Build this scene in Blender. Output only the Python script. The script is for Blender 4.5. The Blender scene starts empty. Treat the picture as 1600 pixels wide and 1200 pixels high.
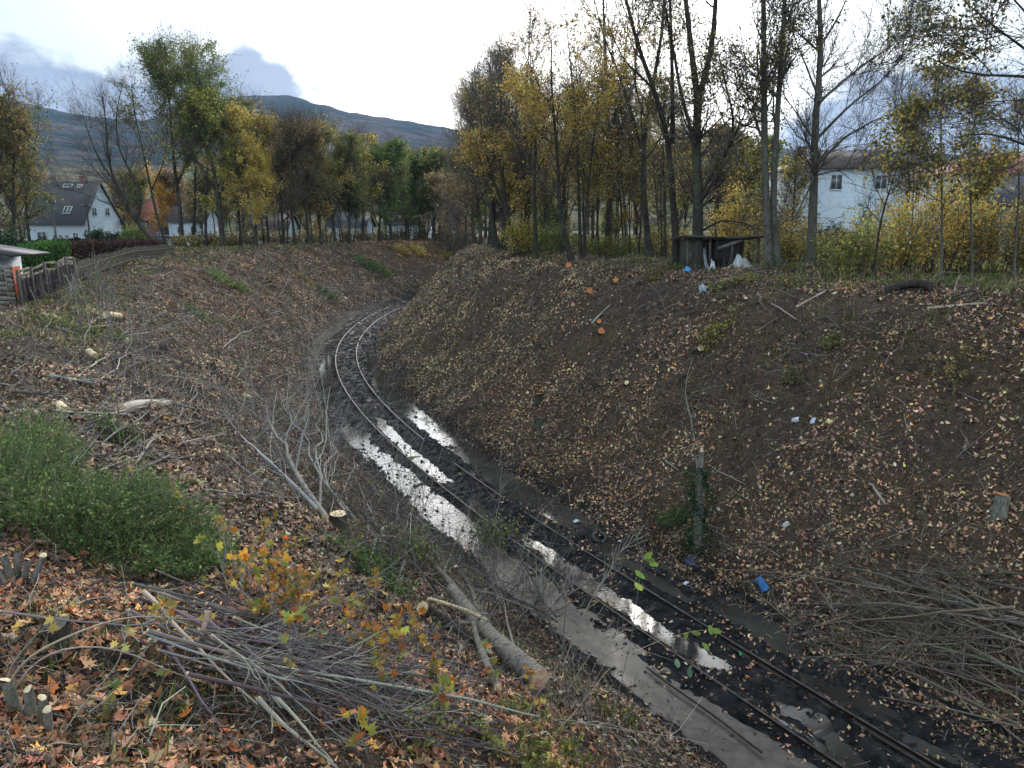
import bpy, math, numpy as np
from mathutils import Vector
R_=math.radians
rng=np.random.default_rng(7)
col=bpy.context.scene.collection
sc=bpy.context.scene
# ---------------------------------------------------------------- camera
H=9.8; F=1200.0; YH=348.0
PH=math.atan((600-YH)/F)
cd=bpy.data.cameras.new('camera'); cam=bpy.data.objects.new('camera',cd); col.objects.link(cam)
cam.location=(0,0,H); cam.rotation_euler=(math.pi/2-PH,0,0)
cd.sensor_width=36; cd.lens=F/1600*36; cd.clip_start=0.1; cd.clip_end=20000
sc.camera=cam
# ---------------------------------------------------------------- sun, sky, exposure
SUN_EL=R_(27); SUN_AZ=R_(4)      # azimuth from +Y towards +X
sd=bpy.data.lights.new('sun','SUN'); sd.energy=0.9; sd.angle=R_(14); sd.color=(1,.95,.87)
so=bpy.data.objects.new('sun',sd); col.objects.link(so)
sv=Vector((math.sin(SUN_AZ)*math.cos(SUN_EL),math.cos(SUN_AZ)*math.cos(SUN_EL),math.sin(SUN_EL)))
so.rotation_euler=sv.to_track_quat('Z','Y').to_euler()
so.location=(0,60,60)
world=bpy.data.worlds.new('World'); sc.world=world; world.use_nodes=True
class G:
    """tiny node graph helper"""
    def __init__(s,nt): s.nt=nt; nt.nodes.clear()
    def n(s,t,**k):
        nd=s.nt.nodes.new(t)
        for a,b in k.items():
            if a.startswith('_'): setattr(nd,a[1:],b)
        return nd
    def l(s,a,b): s.nt.links.new(a,b)
    def val(s,x,sock):
        if hasattr(x,'is_output'): s.l(x,sock)
        else: sock.default_value=x
    def m(s,op,a,b=0.0,c=0.0):
        nd=s.n('ShaderNodeMath',_operation=op); s.val(a,nd.inputs[0]); s.val(b,nd.inputs[1]); s.val(c,nd.inputs[2]); return nd.outputs[0]
    def mix(s,f,a,b,mode='MIX'):
        nd=s.n('ShaderNodeMix',_data_type='RGBA',_blend_type=mode)
        s.val(f,nd.inputs[0]); s.val(a if hasattr(a,'is_output') else (*a,1),nd.inputs[6]); s.val(b if hasattr(b,'is_output') else (*b,1),nd.inputs[7]); return nd.outputs[2]
    def noise(s,vec,scale,detail=4,rough=.55,dist=0.0):
        nd=s.n('ShaderNodeTexNoise'); 
        if vec is not None: s.l(vec,nd.inputs['Vector'])
        nd.inputs['Scale'].default_value=scale; nd.inputs['Detail'].default_value=detail; nd.inputs['Roughness'].default_value=rough; nd.inputs['Distortion'].default_value=dist
        return nd.outputs[0]
    def ramp(s,x,a,b,lo=0.0,hi=1.0):
        nd=s.n('ShaderNodeMapRange',_interpolation_type='SMOOTHSTEP'); s.val(x,nd.inputs[0])
        for i,v in enumerate((a,b,lo,hi)): s.val(v,nd.inputs[1+i])
        return nd.outputs[0]
def build_world():
    g=G(world.node_tree)
    out=g.n('ShaderNodeOutputWorld'); bg=g.n('ShaderNodeBackground'); bg.inputs[1].default_value=.1
    sky=g.n('ShaderNodeTexSky',_sky_type='NISHITA',_sun_disc=False,_sun_elevation=SUN_EL,_sun_rotation=SUN_AZ)
    sky.air_density=1.0; sky.dust_density=2.0
    tc=g.n('ShaderNodeTexCoord'); d=tc.outputs['Generated']
    sp=g.n('ShaderNodeSeparateXYZ'); g.l(d,sp.inputs[0]); x,y,z=sp.outputs
    dt=g.n('ShaderNodeVectorMath',_operation='DOT_PRODUCT'); g.l(d,dt.inputs[0]); dt.inputs[1].default_value=sv
    dot=g.m('MAXIMUM',dt.outputs['Value'],0.0)
    glow=g.m('POWER',dot,22.0); glow2=g.m('POWER',dot,7.0); back=g.ramp(y,.3,-.4,0,4.2)  # back: extra sky brightness added behind the camera, unseen, as front fill light
    # thin bright veil over the blue sky, plus the added fill behind the camera
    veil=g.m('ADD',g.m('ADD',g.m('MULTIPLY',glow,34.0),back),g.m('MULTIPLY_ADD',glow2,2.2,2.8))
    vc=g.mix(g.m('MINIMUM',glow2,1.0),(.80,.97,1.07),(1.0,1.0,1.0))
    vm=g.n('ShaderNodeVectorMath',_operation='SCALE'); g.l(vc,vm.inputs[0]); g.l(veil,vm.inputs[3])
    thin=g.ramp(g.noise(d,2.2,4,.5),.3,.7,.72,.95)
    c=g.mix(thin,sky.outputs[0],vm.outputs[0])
    # grey blue cumulus banks low over the hills
    st=g.n('ShaderNodeCombineXYZ'); g.l(x,st.inputs[0]); g.l(y,st.inputs[1]); g.l(g.m('MULTIPLY',z,1.6),st.inputs[2])
    n1=g.noise(st.outputs[0],5.5,7,.55,.2)
    az=g.m('ARCTAN2',x,y)
    left=g.ramp(az,-.02,-.34,.05,.20)          # cloud banks stand higher on the left and far right
    right=g.ramp(az,.16,.38,.0,.175)
    top=g.m('MAXIMUM',left,right)
    hgt=g.m('SUBTRACT',top,z)
    n2=g.noise(st.outputs[0],26,6,.62)
    k=g.m('ADD',g.m('MULTIPLY',hgt,9.0),g.m('ADD',g.m('MULTIPLY',g.m('SUBTRACT',n1,.5),2.6),g.m('MULTIPLY',g.m('SUBTRACT',n2,.5),.6)))
    cm=g.ramp(k,.0,.42,0,.95)
    cc=g.mix(g.ramp(n1,.35,.65),(1.1,1.4,2.1),(1.65,2.0,2.7))
    c=g.mix(cm,c,cc)
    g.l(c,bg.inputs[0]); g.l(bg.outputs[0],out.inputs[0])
build_world()
sc.view_settings.view_transform='Standard'; sc.view_settings.look='None'; sc.view_settings.exposure=1.42; sc.view_settings.gamma=1
sc.render.engine='CYCLES'; sc.cycles.max_bounces=6; sc.cycles.diffuse_bounces=2; sc.cycles.glossy_bounces=2; sc.cycles.transmission_bounces=3
sc.cycles.use_denoising=True; sc.cycles.sample_clamp_indirect=6
# ---------------------------------------------------------------- numpy value noise
_T=np.random.default_rng(3).random(1<<16)
def vn(x,y,sd=0):
    xi=np.floor(x).astype(np.int64); yi=np.floor(y).astype(np.int64); fx=x-xi; fy=y-yi
    fx=fx*fx*(3-2*fx); fy=fy*fy*(3-2*fy)
    def h(a,b): return _T[((a*73856093)^(b*19349663)^(sd*83492791))&0xffff]
    return (h(xi,yi)*(1-fx)+h(xi+1,yi)*fx)*(1-fy)+(h(xi,yi+1)*(1-fx)+h(xi+1,yi+1)*fx)*fy-.5
def fbm(x,y,o=4,sd=0,g=.5):
    r=0;a=1
    for i in range(o): r=r+a*vn(x*2**i+i*17.3,y*2**i-i*9.1,sd+i); a*=g
    return r
# ---------------------------------------------------------------- pixel rays
def ray(px,py):
    c=((px-800)/F,1.0,(600-py)/F)
    return np.array([c[0],c[1]*math.cos(PH)+c[2]*math.sin(PH),-c[1]*math.sin(PH)+c[2]*math.cos(PH)])
def onz(px,py,z):
    d=ray(px,py); t=(z-H)/d[2]; return np.array([d[0]*t,d[1]*t])
def atY(px,py,Y):
    d=ray(px,py); t=Y/d[1]; return np.array([d[0]*t,Y,H+d[2]*t])
# ---------------------------------------------------------------- centre line of the railway
def make_centre():
    Lp=[(1330,1195),(1200,1125),(1110,1065),(1000,980),(884,900),(687,756),(643,719),(602,684),(569,648),(545,621),(530,588),(525,557),(535,530),(560,505)]
    P=np.array([onz(*p,.12) for p in Lp])
    # smooth: fit x(y) with a low order polynomial
    co=np.polyfit(P[:,1],P[:,0],4,w=np.linspace(1.5,1,len(P)))
    ys=np.arange(P[0,1],78,.25); xs=np.polyval(co,ys)
    Q=np.stack([xs,ys],1)
    t=Q[1]-Q[0]; t/=np.linalg.norm(t)
    back=np.array([Q[0]-t*k for k in np.arange(60,0,-.5)])
    e=Q[-1]-Q[-5]; a=math.atan2(e[0],e[1]); p=Q[-1].copy(); ext=[]
    for k in range(340):
        a+=.5/105 if k<200 else .5/200; p=p+np.array([math.sin(a),math.cos(a)])*.5; ext.append(p.copy())
    A=np.concatenate([back,Q,np.array(ext)])
    seg=np.r_[0,np.cumsum(np.linalg.norm(np.diff(A,axis=0),axis=1))]
    s=np.arange(0,seg[-1],.4)
    A=np.stack([np.interp(s,seg,A[:,0]),np.interp(s,seg,A[:,1])],1)
    k=np.ones(15)/15; B=A.copy()
    for j in (0,1): B[7:-7,j]=np.convolve(A[:,j],k,'valid')
    L=B.copy(); T=np.gradient(L,axis=0); T/=np.linalg.norm(T,axis=1)[:,None]; N=np.stack([T[:,1],-T[:,0]],1)
    C=L+N*.7175          # shift from the left rail to the centre
    T=np.gradient(C,axis=0); T/=np.linalg.norm(T,axis=1)[:,None]; N=np.stack([T[:,1],-T[:,0]],1)
    s=np.r_[0,np.cumsum(np.linalg.norm(np.diff(C,axis=0),axis=1))]
    return C,T,N,s
CL,CT,CN,CS=make_centre()
S0=CS[np.argmin(np.hypot(*(CL-np.array([6.,12.])).T))]
def sd_(x,y):
    x=np.asarray(x,float).ravel(); y=np.asarray(y,float).ravel(); d=np.empty(len(x)); s=np.empty(len(x))
    for a in range(0,len(x),20000):
        X=x[a:a+20000]; Y=y[a:a+20000]
        q=(X[:,None]-CL[None,:,0])**2+(Y[:,None]-CL[None,:,1])**2
        i=q.argmin(1); rx=X-CL[i,0]; ry=Y-CL[i,1]
        dd=rx*CN[i,0]+ry*CN[i,1]; sg=np.sign(dd)
        d[a:a+20000]=np.where(q[np.arange(len(i)),i]>900,sg*np.sqrt(q[np.arange(len(i)),i]),dd); s[a:a+20000]=CS[i]+rx*CT[i,0]+ry*CT[i,1]
    return d,s-S0
def cpt(s,d):
    s=np.asarray(s,float)+S0
    x=np.interp(s,CS,CL[:,0])+np.interp(s,CS,CN[:,0])*d; y=np.interp(s,CS,CL[:,1])+np.interp(s,CS,CN[:,1])*d
    return x,y
_kd=np.array([-300,-60,-30,-15,-12.6,-11,-9,-5,-3.4,-2.4,0,2.7,3.5,5,9.7,10.9,12.6,40,80,300])
_kz=np.array([5.5,6.0,6.6,6.85,6.65,6.0,4.75,1.6,.45,.0,0,0,.45,1.7,6.55,7.4,7.7,7.4,7.0,5.5])
_fd=np.arange(-300,300,.1); _fz=np.convolve(np.pad(np.interp(_fd,_kd,_kz),6,'edge'),np.ones(13)/13,'valid')
def ground_z(x,y):
    x=np.asarray(x,float); sh=x.shape; x=x.ravel(); y=np.asarray(y,float).ravel()
    d,s=sd_(x,y); wob=np.clip((np.abs(d)-2.6)/3,0,1)
    nw=.75*np.clip((s-30)/12,0,1); dd=d+np.sign(d)*nw*np.clip(np.abs(d)/1.5,0,1)+wob*1.1*fbm(x*.09,y*.09,2,5)
    z=np.interp(dd,_fd,_fz)
    slope=np.clip(1-np.abs(np.abs(d)-8)/6,0,1)
    m=np.clip((np.abs(d)-2.3)/1.2,0,1)*np.clip(1.6-np.abs(d)/60,.15,1)
    z=z+m*(.45*fbm(x*.28,y*.28,3,11)+.16*fbm(x*1.1,y*1.1,3,21)*(1+slope)+.10*fbm(x*3.3,y*3.3,3,31)*(.5+slope))
    z=z-.5*np.clip((2.95-nw-np.abs(d))/.6,0,1)   # a bed dug for the mud sheet
    return z.reshape(sh)
def patches():
    out=[]
    for px,py,ra,rb,dp in [(1052,1000,.5,.22,.16),(1085,1018,.5,.25,.16),(1122,1036,.35,.3,.16),(1042,918,.8,.25,.15),(1180,962,1.1,.45,.17),(1215,1000,.7,.35,.13),(1262,1062,.9,.35,.15),(1330,1095,.9,.4,.15),(1240,1108,.35,.3,.2),(1285,1130,.45,.35,.2),(1320,1170,.5,.3,.18),(1400,1150,.8,.4,.13),(870,800,1.0,.4,.14),(930,860,1.2,.4,.14),(800,770,1.5,.45,.16),(985,890,.6,.3,.15),(1480,1190,.8,.4,.13),(672,650,1.6,.5,.15),(705,680,1.4,.55,.15),(745,715,1.3,.5,.15),(785,752,1.2,.42,.22),(508,606,1.6,.35,.26),(513,570,2.2,.32,.26),(583,568,2.4,.35,.24),(600,600,2.,.35,.24),(630,632,1.6,.4,.22),(545,680,1.2,.4,.2),(668,655,1.5,.5,.12)]:
        x,y=onz(px,py,0); d,s=sd_([x],[y]); out.append((s[0],d[0],ra,rb,dp))
    return out
PATCH=patches()
def mud_z(x,y,d,s):
    near=np.clip((36-s)/12,0,1); nr=np.clip((15-s)/4,0,1)
    u,v=s,d
    z=-.0+.07*fbm(u*.33,v*1.1,3,41)*2+.07*fbm(u*1.6,v*2.6,3,51)+.048*fbm(u*6,v*6,3,61)
    far=np.clip((s-40)/12,0,1); z+=.035*far
    z-=.15*np.exp(-((d+1.65)/(.6+.12*nr))**2)*(nr+(1-nr)*(.25+1.5*np.clip(vn(u*.13,u*0+3,7)+.35,0,1)))
    z-=.14*np.exp(-((d+.2)/.36)**2)*np.clip(vn(u*.3+2,u*0+5,9)*2.2+.35,0,1)*(1-.8*far)
    z+=.10*np.exp(-((d-.35)/.3)**2)*near*(.75+fbm(u*.2,v*0,2,71))
    z+=.09*np.exp(-((d-1.08)/.2)**2)*near
    z+=(.045+.12*np.clip(vn(u*.55,np.sign(v)*7.,12)*2.4-.1,0,1)*near*(d>0))*np.exp(-((np.abs(d)-.8)/.17)**2)
    z+=.05*fbm(u*.22,v*4.5,2,95)*(.4+near)
    z-=.17*np.exp(-((d-2.1)/.7)**2)*(.35+1.5*np.clip(vn(u*.16+9,u*0+1,8)+.3,0,1))*(1-.7*far)*(1-.85*nr)
    for a,b,ra,rb,dp in PATCH: z-=dp*np.exp(-((s-a)/ra)**2-((d-b)/rb)**2)*(.8+1.2*np.abs(fbm(u*3,v*3,2,77)))
    nw=.75*np.clip((s-30)/12,0,1); e=np.clip((np.abs(d)-2.3+nw)/.6,0,1); z+=.13*e+.09*e*fbm(x*2,y*2,2,5)
    z-=.9*np.clip((np.abs(d)-2.85)/.5,0,1)
    return z
WATER_Z=-.05
def rayhit(px,py,lift=0.0,tmax=260):
    d=ray(px,py); t=np.concatenate([np.arange(2,45,.05),np.arange(45,tmax,.35)])
    g=ground_z(d[0]*t,d[1]*t); g=np.maximum(g,0)
    k=H+d[2]*t-g-lift; i=np.argmax(k<0)
    if k[i]>=0: i=len(t)-1
    return np.array([d[0]*t[i],d[1]*t[i],H+d[2]*t[i]])
def gz(x,y): return float(max(ground_z(np.array([x]),np.array([y]))[0],-.05))
# ---------------------------------------------------------------- mesh helpers
def nrm(a): return a/np.maximum(np.linalg.norm(a,axis=-1,keepdims=True),1e-9)
class M:
    """collects verts, faces, material index and colour per face, then links ONE mesh"""
    def __init__(s): s.V=[];s.Fc=[];s.n=0
    def add(s,V,Fa,col_=None,mi=0):
        V=np.asarray(V,float).reshape(-1,3); Fa=np.asarray(Fa); 
        c=np.ones((len(Fa),3))*(.5 if col_ is None else np.asarray(col_))
        s.V.append(V); s.Fc.append((Fa+s.n,c,mi)); s.n+=len(V); return s
    def box(s,c,sz,rz=0,col_=None,mi=0,rot=None):
        v=np.array([[i,j,k] for k in(-.5,.5) for j in(-.5,.5) for i in(-.5,.5)])*np.array(sz)
        if rot is not None: v=v@np.array(rot).T
        cz,sz_=math.cos(rz),math.sin(rz); v=np.stack([v[:,0]*cz-v[:,1]*sz_,v[:,0]*sz_+v[:,1]*cz,v[:,2]],1)+np.array(c)
        return s.add(v,[[0,2,3,1],[4,5,7,6],[0,1,5,4],[2,6,7,3],[0,4,6,2],[1,3,7,5]],col_,mi)
    def build(s,name,mats,parent=None,smooth=False,origin=None):
        V=np.concatenate(s.V) if s.V else np.zeros((0,3))
        if origin is not None: V=V-np.array(origin)
        me=bpy.data.meshes.new(name); me.vertices.add(len(V)); me.vertices.foreach_set('co',V.ravel().astype(np.float32))
        li=np.concatenate([f.ravel() for f,c,m in s.Fc]); cnt=np.concatenate([np.full(len(f),f.shape[1]) for f,c,m in s.Fc])
        me.loops.add(len(li)); me.loops.foreach_set('vertex_index',li.astype(np.int32))
        me.polygons.add(len(cnt)); me.polygons.foreach_set('loop_start',np.r_[0,np.cumsum(cnt)[:-1]].astype(np.int32))
        me.polygons.foreach_set('material_index',np.concatenate([np.full(len(f),m) for f,c,m in s.Fc]).astype(np.int32))
        if smooth: me.polygons.foreach_set('use_smooth',np.ones(len(cnt),bool))
        at=me.attributes.new('Col','FLOAT_COLOR','FACE')
        cc=np.concatenate([c for f,c,m in s.Fc]); cc=np.c_[cc,np.ones(len(cc))]
        at.data.foreach_set('color',cc.ravel().astype(np.float32))
        me.update(calc_edges=True)
        for m in (mats if isinstance(mats,(list,tuple)) else [mats]): me.materials.append(m)
        o=bpy.data.objects.new(name,me); col.objects.link(o)
        if parent is not None: o.parent=parent
        if origin is not None and parent is None: o.location=origin
        return o
def tag(o,label=None,cat=None,group=None,kind=None):
    for k,v in (('label',label),('category',cat),('group',group),('kind',kind)):
        if v: o[k]=v
    return o
def empty(name,loc,rz=0):
    o=bpy.data.objects.new(name,None); col.objects.link(o); o.location=loc; o.rotation_euler[2]=rz; o.empty_display_size=.2; return o
def copy_tree(o,parent=None):
    c=o.copy(); col.objects.link(c); c.parent=parent
    for ch in list(o.children): copy_tree(ch,c)
    return c
def tubes(m,PL,R,k=4,col_=None,mi=0,cap=False,capcol=None):
    PL=np.asarray(PL,float); R=np.asarray(R,float)
    if PL.ndim==2: PL=PL[None]; R=R[None]
    N,n,_=PL.shape
    T=nrm(np.gradient(PL,axis=1)); mt=nrm(T.mean(1)); ref=np.where(np.abs(mt[:,2:3])>.8,np.array([[1.,.2,0]]),np.array([[0,0,1.]]))
    a=nrm(np.cross(mt,ref))[:,None,:]; u=nrm(a-(a*T).sum(-1,keepdims=True)*T); v=np.cross(T,u)
    th=np.arange(k)/k*2*math.pi
    V=PL[:,:,None,:]+R[:,:,None,None]*(np.cos(th)[None,None,:,None]*u[:,:,None,:]+np.sin(th)[None,None,:,None]*v[:,:,None,:])
    i=np.arange(N)[:,None,None]*n*k; j=np.arange(n-1)[None,:,None]*k; q=np.arange(k)[None,None,:]; q2=(q+1)%k
    Fq=np.stack([i+j+q,i+j+q2,i+j+k+q2,i+j+k+q],-1).reshape(-1,4)
    c=col_
    if c is not None:
        c=np.asarray(c,float)
        if c.ndim==2: c=np.repeat(c,(n-1)*k,0)
    m.add(V,Fq,c,mi)
    if cap:
        for e in range(N):
            for w,rv in ((0,True),(n-1,False)):
                vv=V[e,w]; m.add(vv,[list(range(k))[::-1] if rv else list(range(k))],capcol if capcol is not None else c,mi)
    return m
def leaves(m,P,size,r,cols,nz=None,asp=.75,curl=.25,mi=0):
    """kite shaped single leaves with a fold"""
    P=np.asarray(P); n=len(P); size=np.broadcast_to(np.asarray(size,float),(n,))[:,None]
    if nz is None: w=nrm(r.normal(size=(n,3)))
    else: w=nrm(nz)
    a=nrm(np.cross(w,r.normal(size=(n,3)))); b=np.cross(w,a)
    cu=(r.random((n,1))-.2)*curl
    t=P+a*size*.55+w*size*cu; bt=P-a*size*.45+w*size*cu*.7; l=P+b*size*.5*asp; rr=P-b*size*.5*asp
    V=np.stack([t,l,bt,rr],1); i=np.arange(n)[:,None]*4
    m.add(V,i+np.array([[0,1,2,3]]),cols,mi); return m
_ml=np.array([(0,-.5),(.14,-.2),(.42,-.28),(.3,-.02),(.55,.14),(.24,.2),(.2,.32),(0,.62),(-.2,.32),(-.24,.2),(-.55,.14),(-.3,-.02),(-.42,-.28),(-.14,-.2)])
_ov=np.array([(0,-.55),(.16,-.4),(.27,-.15),(.29,.1),(.2,.35),(0,.6),(-.2,.35),(-.29,.1),(-.27,-.15),(-.16,-.4)])
def maples(m,P,size,r,cols,nz,curl=.3,mi=0,_ml=_ml):
    P=np.asarray(P); n=len(P); size=np.broadcast_to(np.asarray(size,float),(n,))[:,None,None]
    w=nrm(nz); a=nrm(np.cross(w,r.normal(size=(n,3)))); b=np.cross(w,a); k=len(_ml)
    sh=_ml[None]*(1+.12*r.normal(size=(n,k,1)))
    dz=((sh**2).sum(-1,keepdims=True))*(r.random((n,1,1))-.25)*curl*2.5+np.abs(sh[:,:,0:1])*(r.random((n,1,1))-.5)*curl*1.5
    V=P[:,None,:]+size*(sh[:,:,0:1]*a[:,None]+sh[:,:,1:2]*b[:,None]+dz*w[:,None])
    V=np.concatenate([V,P[:,None,:]],1); j=np.arange(k)
    f=np.stack([j,(j+1)%k,np.full(k,k)],1)[None]+np.arange(n)[:,None,None]*(k+1)
    m.add(V,f.reshape(-1,3),np.repeat(np.asarray(cols),k,0),mi); return m
def pal(r,n,P,w,var=.22):
    P=np.array(P); w=np.array(w,float); c=P[r.choice(len(P),n,p=w/w.sum())]
    return np.clip(c*(1+var*r.normal(size=(n,1)))*(1+.08*r.normal(size=(n,3))),.004,.9)
# ---------------------------------------------------------------- materials
def mat(name,fn):
    m=bpy.data.materials.new(name); m.use_nodes=True; g=G(m.node_tree); out=g.n('ShaderNodeOutputMaterial'); p=g.n('ShaderNodeBsdfPrincipled'); g.l(p.outputs[0],out.inputs[0])
    p.inputs['Specular IOR Level'].default_value=.3; p.inputs['Roughness'].default_value=.8
    fn(g,p,out); return m
def bump(g,p,h,strength=.5,dist=.02):
    b=g.n('ShaderNodeBump'); b.inputs['Strength'].default_value=strength; b.inputs['Distance'].default_value=dist; g.l(h,b.inputs['Height']); g.l(b.outputs[0],p.inputs['Normal'])
def pos(g): return g.n('ShaderNodeNewGeometry').outputs['Position']
def obc(g): return g.n('ShaderNodeTexCoord').outputs['Object']
def attr(g,name='Col'): return g.n('ShaderNodeAttribute',_attribute_name=name).outputs
def simple(c,c2=None,sc_=8,rough=.8,b=.3,bd=.01,spec=.3,metal=0,stretch=None):
    def f(g,p,o):
        v=obc(g)
        if stretch is not None:
            mp=g.n('ShaderNodeMapping'); g.l(v,mp.inputs[0]); mp.inputs['Scale'].default_value=stretch; v=mp.outputs[0]
        n=g.noise(v,sc_,6,.6); c_=c2 or tuple(x*.55 for x in c)
        g.l(g.mix(g.ramp(n,.3,.7),c,c_),p.inputs['Base Color']); p.inputs['Roughness'].default_value=rough
        p.inputs['Specular IOR Level'].default_value=spec; p.inputs['Metallic'].default_value=metal
        if b: bump(g,p,n,b,bd)
    return f
def colattr(rough=.75,trans=0.0,b=0.0,spec=.3):
    def f(g,p,o):
        a=attr(g)[0]; n=g.noise(pos(g),14,3,.6); c=g.mix(1.0,a,g.mix(n,(.7,.7,.7),(1.3,1.3,1.3)),'MULTIPLY')
        g.l(c,p.inputs['Base Color']); p.inputs['Roughness'].default_value=rough; p.inputs['Specular IOR Level'].default_value=spec
        if trans:
            t=g.n('ShaderNodeBsdfTranslucent'); g.l(c,t.inputs[0]); mx=g.n('ShaderNodeMixShader'); mx.inputs[0].default_value=trans
            g.l(p.outputs[0],mx.inputs[1]); g.l(t.outputs[0],mx.inputs[2]); g.l(mx.outputs[0],o.inputs[0])
        if b: bump(g,p,g.noise(pos(g),60,4,.6),b,.01)
    return f
def soil(g,p,o):
    P=pos(g); d=attr(g,'dist')[2]; 
    n=g.noise(P,.55,5,.6); n2=g.noise(P,4.,6,.65); n3=g.noise(P,26,5,.7)
    base=g.mix(g.ramp(n2,.3,.7),(.024,.017,.013),(.10,.066,.043))
    base=g.mix(g.m('MULTIPLY',g.ramp(n3,.45,.7),.6),base,(.22,.15,.10))
    base=g.mix(g.m('MULTIPLY',g.ramp(n,.45,.65),.45),base,(.055,.045,.046))
    ad=g.m('ABSOLUTE',d)
    # mossy and grassy tops away from the cutting
    gr=g.mix(g.ramp(n3,.3,.7),(.030,.045,.012),(.10,.11,.035))
    base=g.mix(g.m('MULTIPLY',g.ramp(ad,14.5,17.),g.ramp(n2,.38,.55,.3,.9)),base,gr)
    wet=g.ramp(ad,4.6,2.6)
    base=g.mix(g.m('MULTIPLY',wet,.8),base,(.009,.0085,.009))
    g.l(base,p.inputs['Base Color']); g.l(g.m('MULTIPLY_ADD',wet,-.15,.9),p.inputs['Roughness']); p.inputs['Specular IOR Level'].default_value=.12
    bump(g,p,g.m('ADD',g.m('MULTIPLY',n2,.6),n3),.9,.06)
def mudm(g,p,o):
    P=pos(g); n=g.noise(P,3.,6,.65); n2=g.noise(P,30,5,.7)
    c=g.mix(g.ramp(n,.3,.7),(.008,.0085,.010),(.032,.032,.035)); c=g.mix(g.m('MULTIPLY',g.ramp(n2,.55,.75),.5),c,(.10,.095,.09))
    g.l(c,p.inputs['Base Color']); g.l(g.ramp(g.noise(P,1.7,4,.6),.3,.7,.45,.9),p.inputs['Roughness']); g.l(g.ramp(g.noise(P,2.3,5,.65),.45,.7,.0,.22),p.inputs['Specular IOR Level'])
    bump(g,p,g.m('ADD',n,n2),1.0,.05)
def waterm(g,p,o):
    P=pos(g); n=g.noise(P,.5,3,.5); sl=g.m('MULTIPLY',attr(g,'silt')[2],g.ramp(g.noise(P,1.1,5,.6),.28,.5,.55,1.0))
    c=g.mix(sl,g.mix(g.ramp(n,.35,.65),(.05,.047,.043),(.02,.019,.018)),g.mix(g.ramp(g.noise(P,3.5,5,.7),.35,.65),(.062,.054,.048),(.108,.092,.08)))
    g.l(c,p.inputs['Base Color']); g.l(g.m('MULTIPLY_ADD',sl,.22,.03),p.inputs['Roughness']); p.inputs['IOR'].default_value=1.42; g.l(g.m('MULTIPLY_ADD',sl,-.38,.5),p.inputs['Specular IOR Level'])
    bump(g,p,g.noise(P,9,3,.6),.12,.01)
def bark(c1,c2,sc_=6):
    def f(g,p,o):
        mp=g.n('ShaderNodeMapping'); g.l(pos(g),mp.inputs[0]); mp.inputs['Scale'].default_value=(1,1,.25)
        n=g.noise(mp.outputs[0],sc_*3,5,.65); n2=g.noise(pos(g),1.3,4,.6)
        c=g.mix(g.ramp(n,.3,.7),c1,c2); c=g.mix(g.m('MULTIPLY',g.ramp(n2,.5,.62),.5),c,(.11,.12,.075))
        c=g.mix(g.m('MULTIPLY',g.ramp(g.noise(pos(g),5.,4,.7),.56,.66),.6),c,tuple(q*.35 for q in c1)); g.l(c,p.inputs['Base Color']); p.inputs['Roughness'].default_value=.9; p.inputs['Specular IOR Level'].default_value=.1; bump(g,p,g.m('ADD',n,g.noise(mp.outputs[0],60,4,.7)),.9,.04)
    return f
MT={}
MT['soil']=mat('soil',soil); MT['mud']=mat('wet_mud',mudm); MT['water']=mat('puddle_water',waterm)
MT['leaf']=mat('leaf',colattr(.6,.5)); MT['litter']=mat('litter',colattr(.75,.0)); MT['twig']=mat('twig',colattr(.85))
MT['bark']=mat('bark',bark((.030,.025,.021),(.085,.075,.065))); MT['bark_pale']=mat('bark_pale',bark((.09,.085,.07),(.20,.19,.165)))
MT['bark_log']=mat('bark_log',bark((.14,.13,.115),(.34,.31,.27),9))
MT['cut']=mat('cut_wood',simple((.72,.58,.38),(.50,.36,.20),20)); MT['cut_red']=mat('cut_wood_red',simple((.58,.40,.27),(.42,.20,.12),7)); MT['debarked']=mat('debarked_wood',simple((.52,.47,.40),(.34,.29,.23),6)); MT['cut_orange']=mat('cut_wood_orange',simple((.56,.22,.08),(.38,.13,.05),20))
MT['steel']=mat('rusty_rail',simple((.030,.022,.020),(.065,.042,.032),14,.45,.4,.004,.6,.3)); MT['railhead']=mat('rail_head',simple((.09,.085,.085),(.03,.027,.027),5,.38,.1,.002,.5,.6))
MT['timber']=mat('old_timber',simple((.13,.11,.09),(.045,.038,.032),5,.85,.5,.01,.3,0,(1,1,6)))
MT['old_paling']=mat('old_paling',simple((.085,.072,.06),(.035,.03,.026),5,.9,.5,.01,.2,0,(1,1,6))); MT['sleeper']=mat('wet_sleeper',simple((.03,.026,.024),(.012,.011,.011),6,.45,.5,.01,.5))
MT['white']=mat('white_render',simple((.64,.72,.80),(.55,.62,.69),3,.85,.1)); MT['slate']=mat('dark_slate',simple((.030,.032,.040),(.05,.05,.058),9,.6,.4,.03))
MT['browntile']=mat('brown_tiles',simple((.075,.05,.045),(.045,.032,.03),7,.75,.4,.03)); MT['redtile']=mat('red_tiles',simple((.30,.10,.075),(.20,.07,.06),7,.75,.4,.03))
MT['glass']=mat('window_glass',simple((.11,.13,.15),(.06,.07,.08),2,.1,0,.01,.6)); MT['frame']=mat('window_frame',simple((.7,.7,.7),(.6,.6,.6),3,.5,0))
MT['brick']=mat('brick',simple((.26,.13,.09),(.17,.09,.07),12,.9,.3)); MT['grey']=mat('grey_render',simple((.22,.21,.20),(.15,.145,.14),4,.9,.2))
MT['plastic']=mat('painted_sheet',colattr(.45,0,0,.4))
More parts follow.
